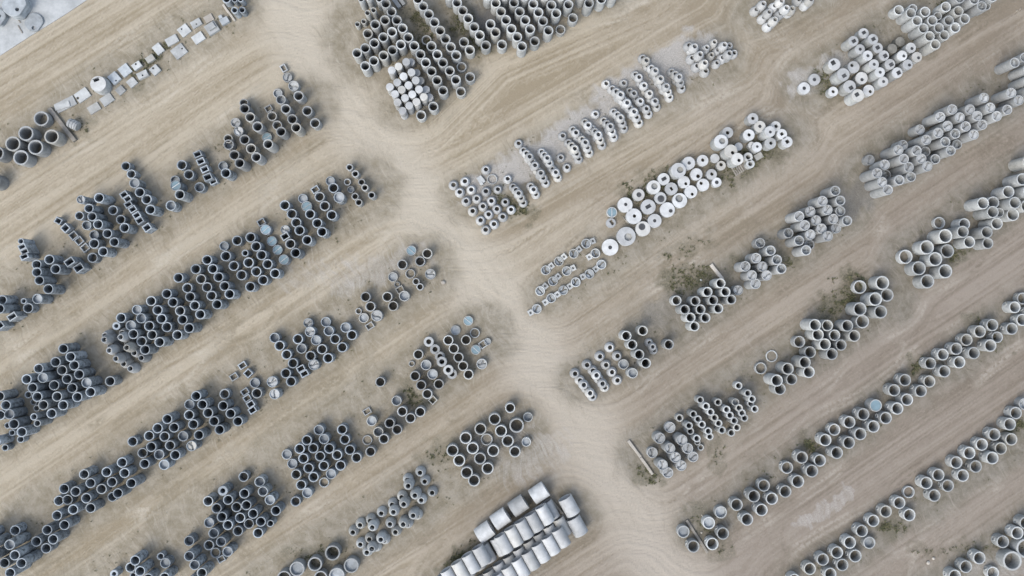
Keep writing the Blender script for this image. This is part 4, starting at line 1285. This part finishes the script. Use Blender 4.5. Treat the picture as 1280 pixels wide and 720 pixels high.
slab(*A1, 300, 488, 84, 100, 40, .2, "white square slab at the brown weed spot", 'pale')
slab(*A1, 437, 402, 122, 80, 30, .15, "white marked slab touching the largest slab", 'pale')
slab(*A1, 508, 512, 134, 114, 38, .14, "largest slab, pale green with a small hole", 'slab', (540, 485, 8))
slab(*A1, 560, 303, 106, 100, 39, .14, "white slab with a small hole near its upper edge", 'pale', (537, 290, 9))
slab(*A1, 680, 232, 104, 72, 31, .16, "white slab with a centre hole below the pinkish one", 'pale', (684, 240, 8))
slab(*A1, 702, 378, 115, 90, 35, .14, "white slab with grey marks below the box topped one", 'pale')
slab(*A1, 806, 183, 88, 70, 30, .12, "pinkish slab at the top of the slab line", 'timber_white')
o_ = slab(*A1, 836, 278, 118, 108, 34, .3, "white slab carrying a raised lid, near the slab line's end", 'pale')
link("lid", box_solid(.62, .55, .14, 'pale', "lid"), o_, (.05, .1, .3))
o_ = slab(*A1, 962, 206, 84, 62, 30, .3, "small bluish block with a stub, by the white post", 'floor')
link("stub", box_solid(.3, .3, .3, 'floor', "stub"), o_, (-.12, .45, 0))

# round chamber with a rectangular opening
def lone_chamber():
    h = .95
    p = P3(60 + 500 / 8, 60 + 357 / 8, h)
    mpp = m_per_px(h)
    R = 77 / 8 * mpp
    o = link("lidded_chamber", tube_mesh(round(R * 1.12, 2), .5, R * .9, 'pale'), None, (p.x, p.y, 0))
    bm = bmesh.new()
    loft(bm, [ring_pts(0, 0, R * 1.12, .5, 40), ring_pts(0, 0, R, h - .14, 40)])
    link("neck", to_mesh(bm, "neck", MAT['pale']), o)
    ex, ey = -18 / 8 * mpp, 40 / 8 * mpp
    sl = link("cover_slab", plate_mesh(loop_circle(0, 0, R, 40), loop_rect(ex, ey, .48, .3, math.radians(22), 40), 0, .14, 'white', "cover_slab"), o, (0, 0, h - .14))
    tag(o, "white round chamber with a dark rectangular opening among the slabs", "manhole chamber")
lone_chamber()

# odd drum of stacked plates on its side
def barrel():
    p = P3(60 + 235 / 8 - 0.2, 130 + 195 / 8, .8)
    bm = bmesh.new()
    n = 10
    xs = [-.42, -.2, -.19, -.15, -.14, .06, .07, .11, .12, .28, .29, .33, .34, .42]
    rs = [.38, .42, .37, .37, .42, .42, .37, .37, .42, .42, .37, .37, .42, .38]
    loft(bm, [[(x, r * math.cos(2 * math.pi * i / n), r * math.sin(2 * math.pi * i / n)) for i in range(n)] for x, r in zip(xs, rs)], True, True)
    o = link("grooved_drum", to_mesh(bm, "grooved_drum", MAT['mid'], False), None, (p.x, p.y, .41), math.radians(-25))
    tag(o, "grooved grey drum lying on its side below the timber beam", "drum")
barrel()

# ------------------------------------------------------------ big round covers on the pavement
def cover_mesh(R, t, hole):
    bm = bmesh.new()
    n = 48
    out = []
    for i in range(n):
        a = 2 * math.pi * i / n
        x, y = R * math.cos(a), R * math.sin(a)
        # two flattened sides
        u = x * math.cos(math.radians(-32)) + y * math.sin(math.radians(-32))
        lim = R * .86
        if abs(u) > lim:
            k = (abs(u) - lim) * (1 if u > 0 else -1)
            x -= k * math.cos(math.radians(-32)); y -= k * math.sin(math.radians(-32))
        out.append((x, y))
    inn = loop_circle(hole[0] * R, hole[1] * R, .17, n)
    loft(bm, [[(x, y, 0) for x, y in inn], [(x, y, t) for x, y in inn], [(x * .97, y * .97, t) for x, y in out], [(x, y, t - .03) for x, y in out], [(x, y, 0) for x, y in out]])
    return to_mesh(bm, "cover_slab", MAT['floor'], True, 30)
def covers(px, py, R, n, t, hole, what):
    me = cover_mesh(R, t, hole)
    p = P3(px, py, .05 + n * t)
    for k in range(n):
        o = link("round_cover", me, None, (p.x, p.y, .051 + k * (t + .012)), random.uniform(-.04, .04))
        lab = f"{what}, {ORD[k+1]} plate from the bottom" if n > 1 else what
        tag(o, lab, "cover plate", "round cover plates on the pavement")
covers(17.5, 5.5, 1.02, 4, .22, (.28, -.42), "big round cover stack at the picture corner")
covers(42, 27.5, .80, 1, .16, (.0, -.62), "single round cover plate beside the tall stack on the pavement")
covers(-3.5, 21, .72, 2, .22, (.2, .1), "round cover stack cut by the picture edge")
for i, (x, y, a, L) in enumerate(((23.5, 25.5, -55, .5), (25.2, 36.5, -60, .75), (34, 32, -50, .6))):
    p = P3(x, y, .1)
    o = link("wood_stick", box_solid(L, .09, .06, 'timber', "wood_stick"), None, (p.x, p.y, .051), math.radians(a))
    tag(o, ["short stick on the pavement between the covers", "thicker stick on the pavement below the covers", "thin stick at the edge of the single cover"][i], "stick")

# ------------------------------------------------------------ pallet, odd plates, stones
def pallet():
    p = P3(924, 209, .14)
    o = link("wood_pallet", box_solid(1.3, .1, .07, 'timber', "stringer"), None, (p.x, p.y, 0), math.radians(32))
    for k in range(2):
        link("stringer", box_solid(1.3, .1, .07, 'timber', "stringer"), o, (0, (-.45, .45)[k], 0))
    me = box_solid(.13, 1.05, .03, 'timber', "board")
    for k in range(7):
        link("board", me, o, (-.58 + k * .193, 0, .071))
    tag(o, "weathered wooden pallet in front of the two small thick rings", "pallet")
pallet()
slab(850, 130, 8, 788, 522, 84, 62, 30, .15, "grey plate lying at the weedy end of the chamber row", 'mid')
def stone(px, py, r, label, tone='timber_white'):
    p = P3(px, py, r)
    bm = bmesh.new()
    bmesh.ops.create_icosphere(bm, subdivisions=2, radius=r)
    rr = random.Random(int(px))
    for v in bm.verts:
        v.co *= rr.uniform(.8, 1.15)
        v.co.z *= .6
    o = link("stone", to_mesh(bm, "stone", MAT[tone], True, 80), None, (p.x, p.y, r * .4))
    tag(o, label, "stone")
stone(554, 353, .2, "pinkish stone on the bare ground below the channelled base")
stone(1161, 704, .16, "larger pale stone beside the lower right lane")
stone(1167.5, 698.5, .13, "smaller pale stone beside the lower right lane")
stone(877, 666, .1, "small pale stone between the thin beam and the shaft rings")
stone(876.5, 350, .1, "small white stone in the weeds above the black-bored pipes", 'white')

# ------------------------------------------------------------ weeds: one mass of small leaves
def weed_mat():
    m, nt, nd, lk, bs = nodes_of("weed_leaf")
    oi = N(nt, "ShaderNodeNewGeometry")
    c = mixc(nt, oi.outputs["Random Per Island"], (0.040, 0.050, 0.020), (0.12, 0.112, 0.058))
    lk.new(c, bs.inputs["Base Color"])
    bs.inputs["Roughness"].default_value = 0.8
    return m
rw = random.Random(5)
bm = bmesh.new()
def tuft(x, y, s):
    for _ in range(rw.randint(5, 9)):
        a = rw.uniform(0, 6.28)
        l = s * rw.uniform(.5, 1.2)
        w = l * .16
        tip = (x + math.cos(a) * l, y + math.sin(a) * l, l * rw.uniform(.3, .9))
        px_, py_ = -math.sin(a) * w, math.cos(a) * w
        ox, oy = x + rw.uniform(-.05, .05), y + rw.uniform(-.05, .05)
        mid = ((ox + tip[0]) / 2, (oy + tip[1]) / 2, tip[2] * .7)
        v = [bm.verts.new(q) for q in ((ox, oy, 0), (mid[0] + px_, mid[1] + py_, mid[2]), tip, (mid[0] - px_, mid[1] - py_, mid[2]))]
        bm.faces.new(v)
for a, b, hw, s in DAMP:
    if s <= 0: continue
    A_, B_ = P3(*a), P3(*b)
    L_ = (B_ - A_).length
    rr_ = hw * .0694
    for _ in range(int((L_ * 2 * rr_ + 3.14 * rr_ * rr_) * 9 * s)):
        t = rw.random()
        tuft(A_.x + (B_.x - A_.x) * t + rw.gauss(0, rr_ * .42), A_.y + (B_.y - A_.y) * t + rw.gauss(0, rr_ * .42), rw.uniform(.06, .2))
for a, b, hw, s in DAMP:                       # taller plants where it stays damp
    if s < .6: continue
    A_, B_ = P3(*a), P3(*b)
    rr_ = hw * .0694
    for _ in range(int(5 + (B_ - A_).length * rr_ * 2)):
        t = rw.random()
        cx_, cy_ = A_.x + (B_.x - A_.x) * t + rw.gauss(0, rr_ * .45), A_.y + (B_.y - A_.y) * t + rw.gauss(0, rr_ * .45)
        for _k in range(rw.randint(3, 7)):
            tuft(cx_ + rw.gauss(0, .16), cy_ + rw.gauss(0, .16), rw.uniform(.12, .27))
for a, b, hw in STRIPS:
    A_, B_ = P3(*a), P3(*b)
    L_ = (B_ - A_).length
    nx_, ny_ = -(B_.y - A_.y) / L_, (B_.x - A_.x) / L_
    for _ in range(int(L_ * 4)):
        t = rw.random(); k = rw.uniform(-1, 1) * hw * .0694
        tuft(A_.x + (B_.x - A_.x) * t + nx_ * k, A_.y + (B_.y - A_.y) * t + ny_ * k, rw.uniform(.05, .14))
weeds = link("weeds", to_mesh(bm, "weeds", weed_mat(), False))
weeds["kind"] = "stuff"
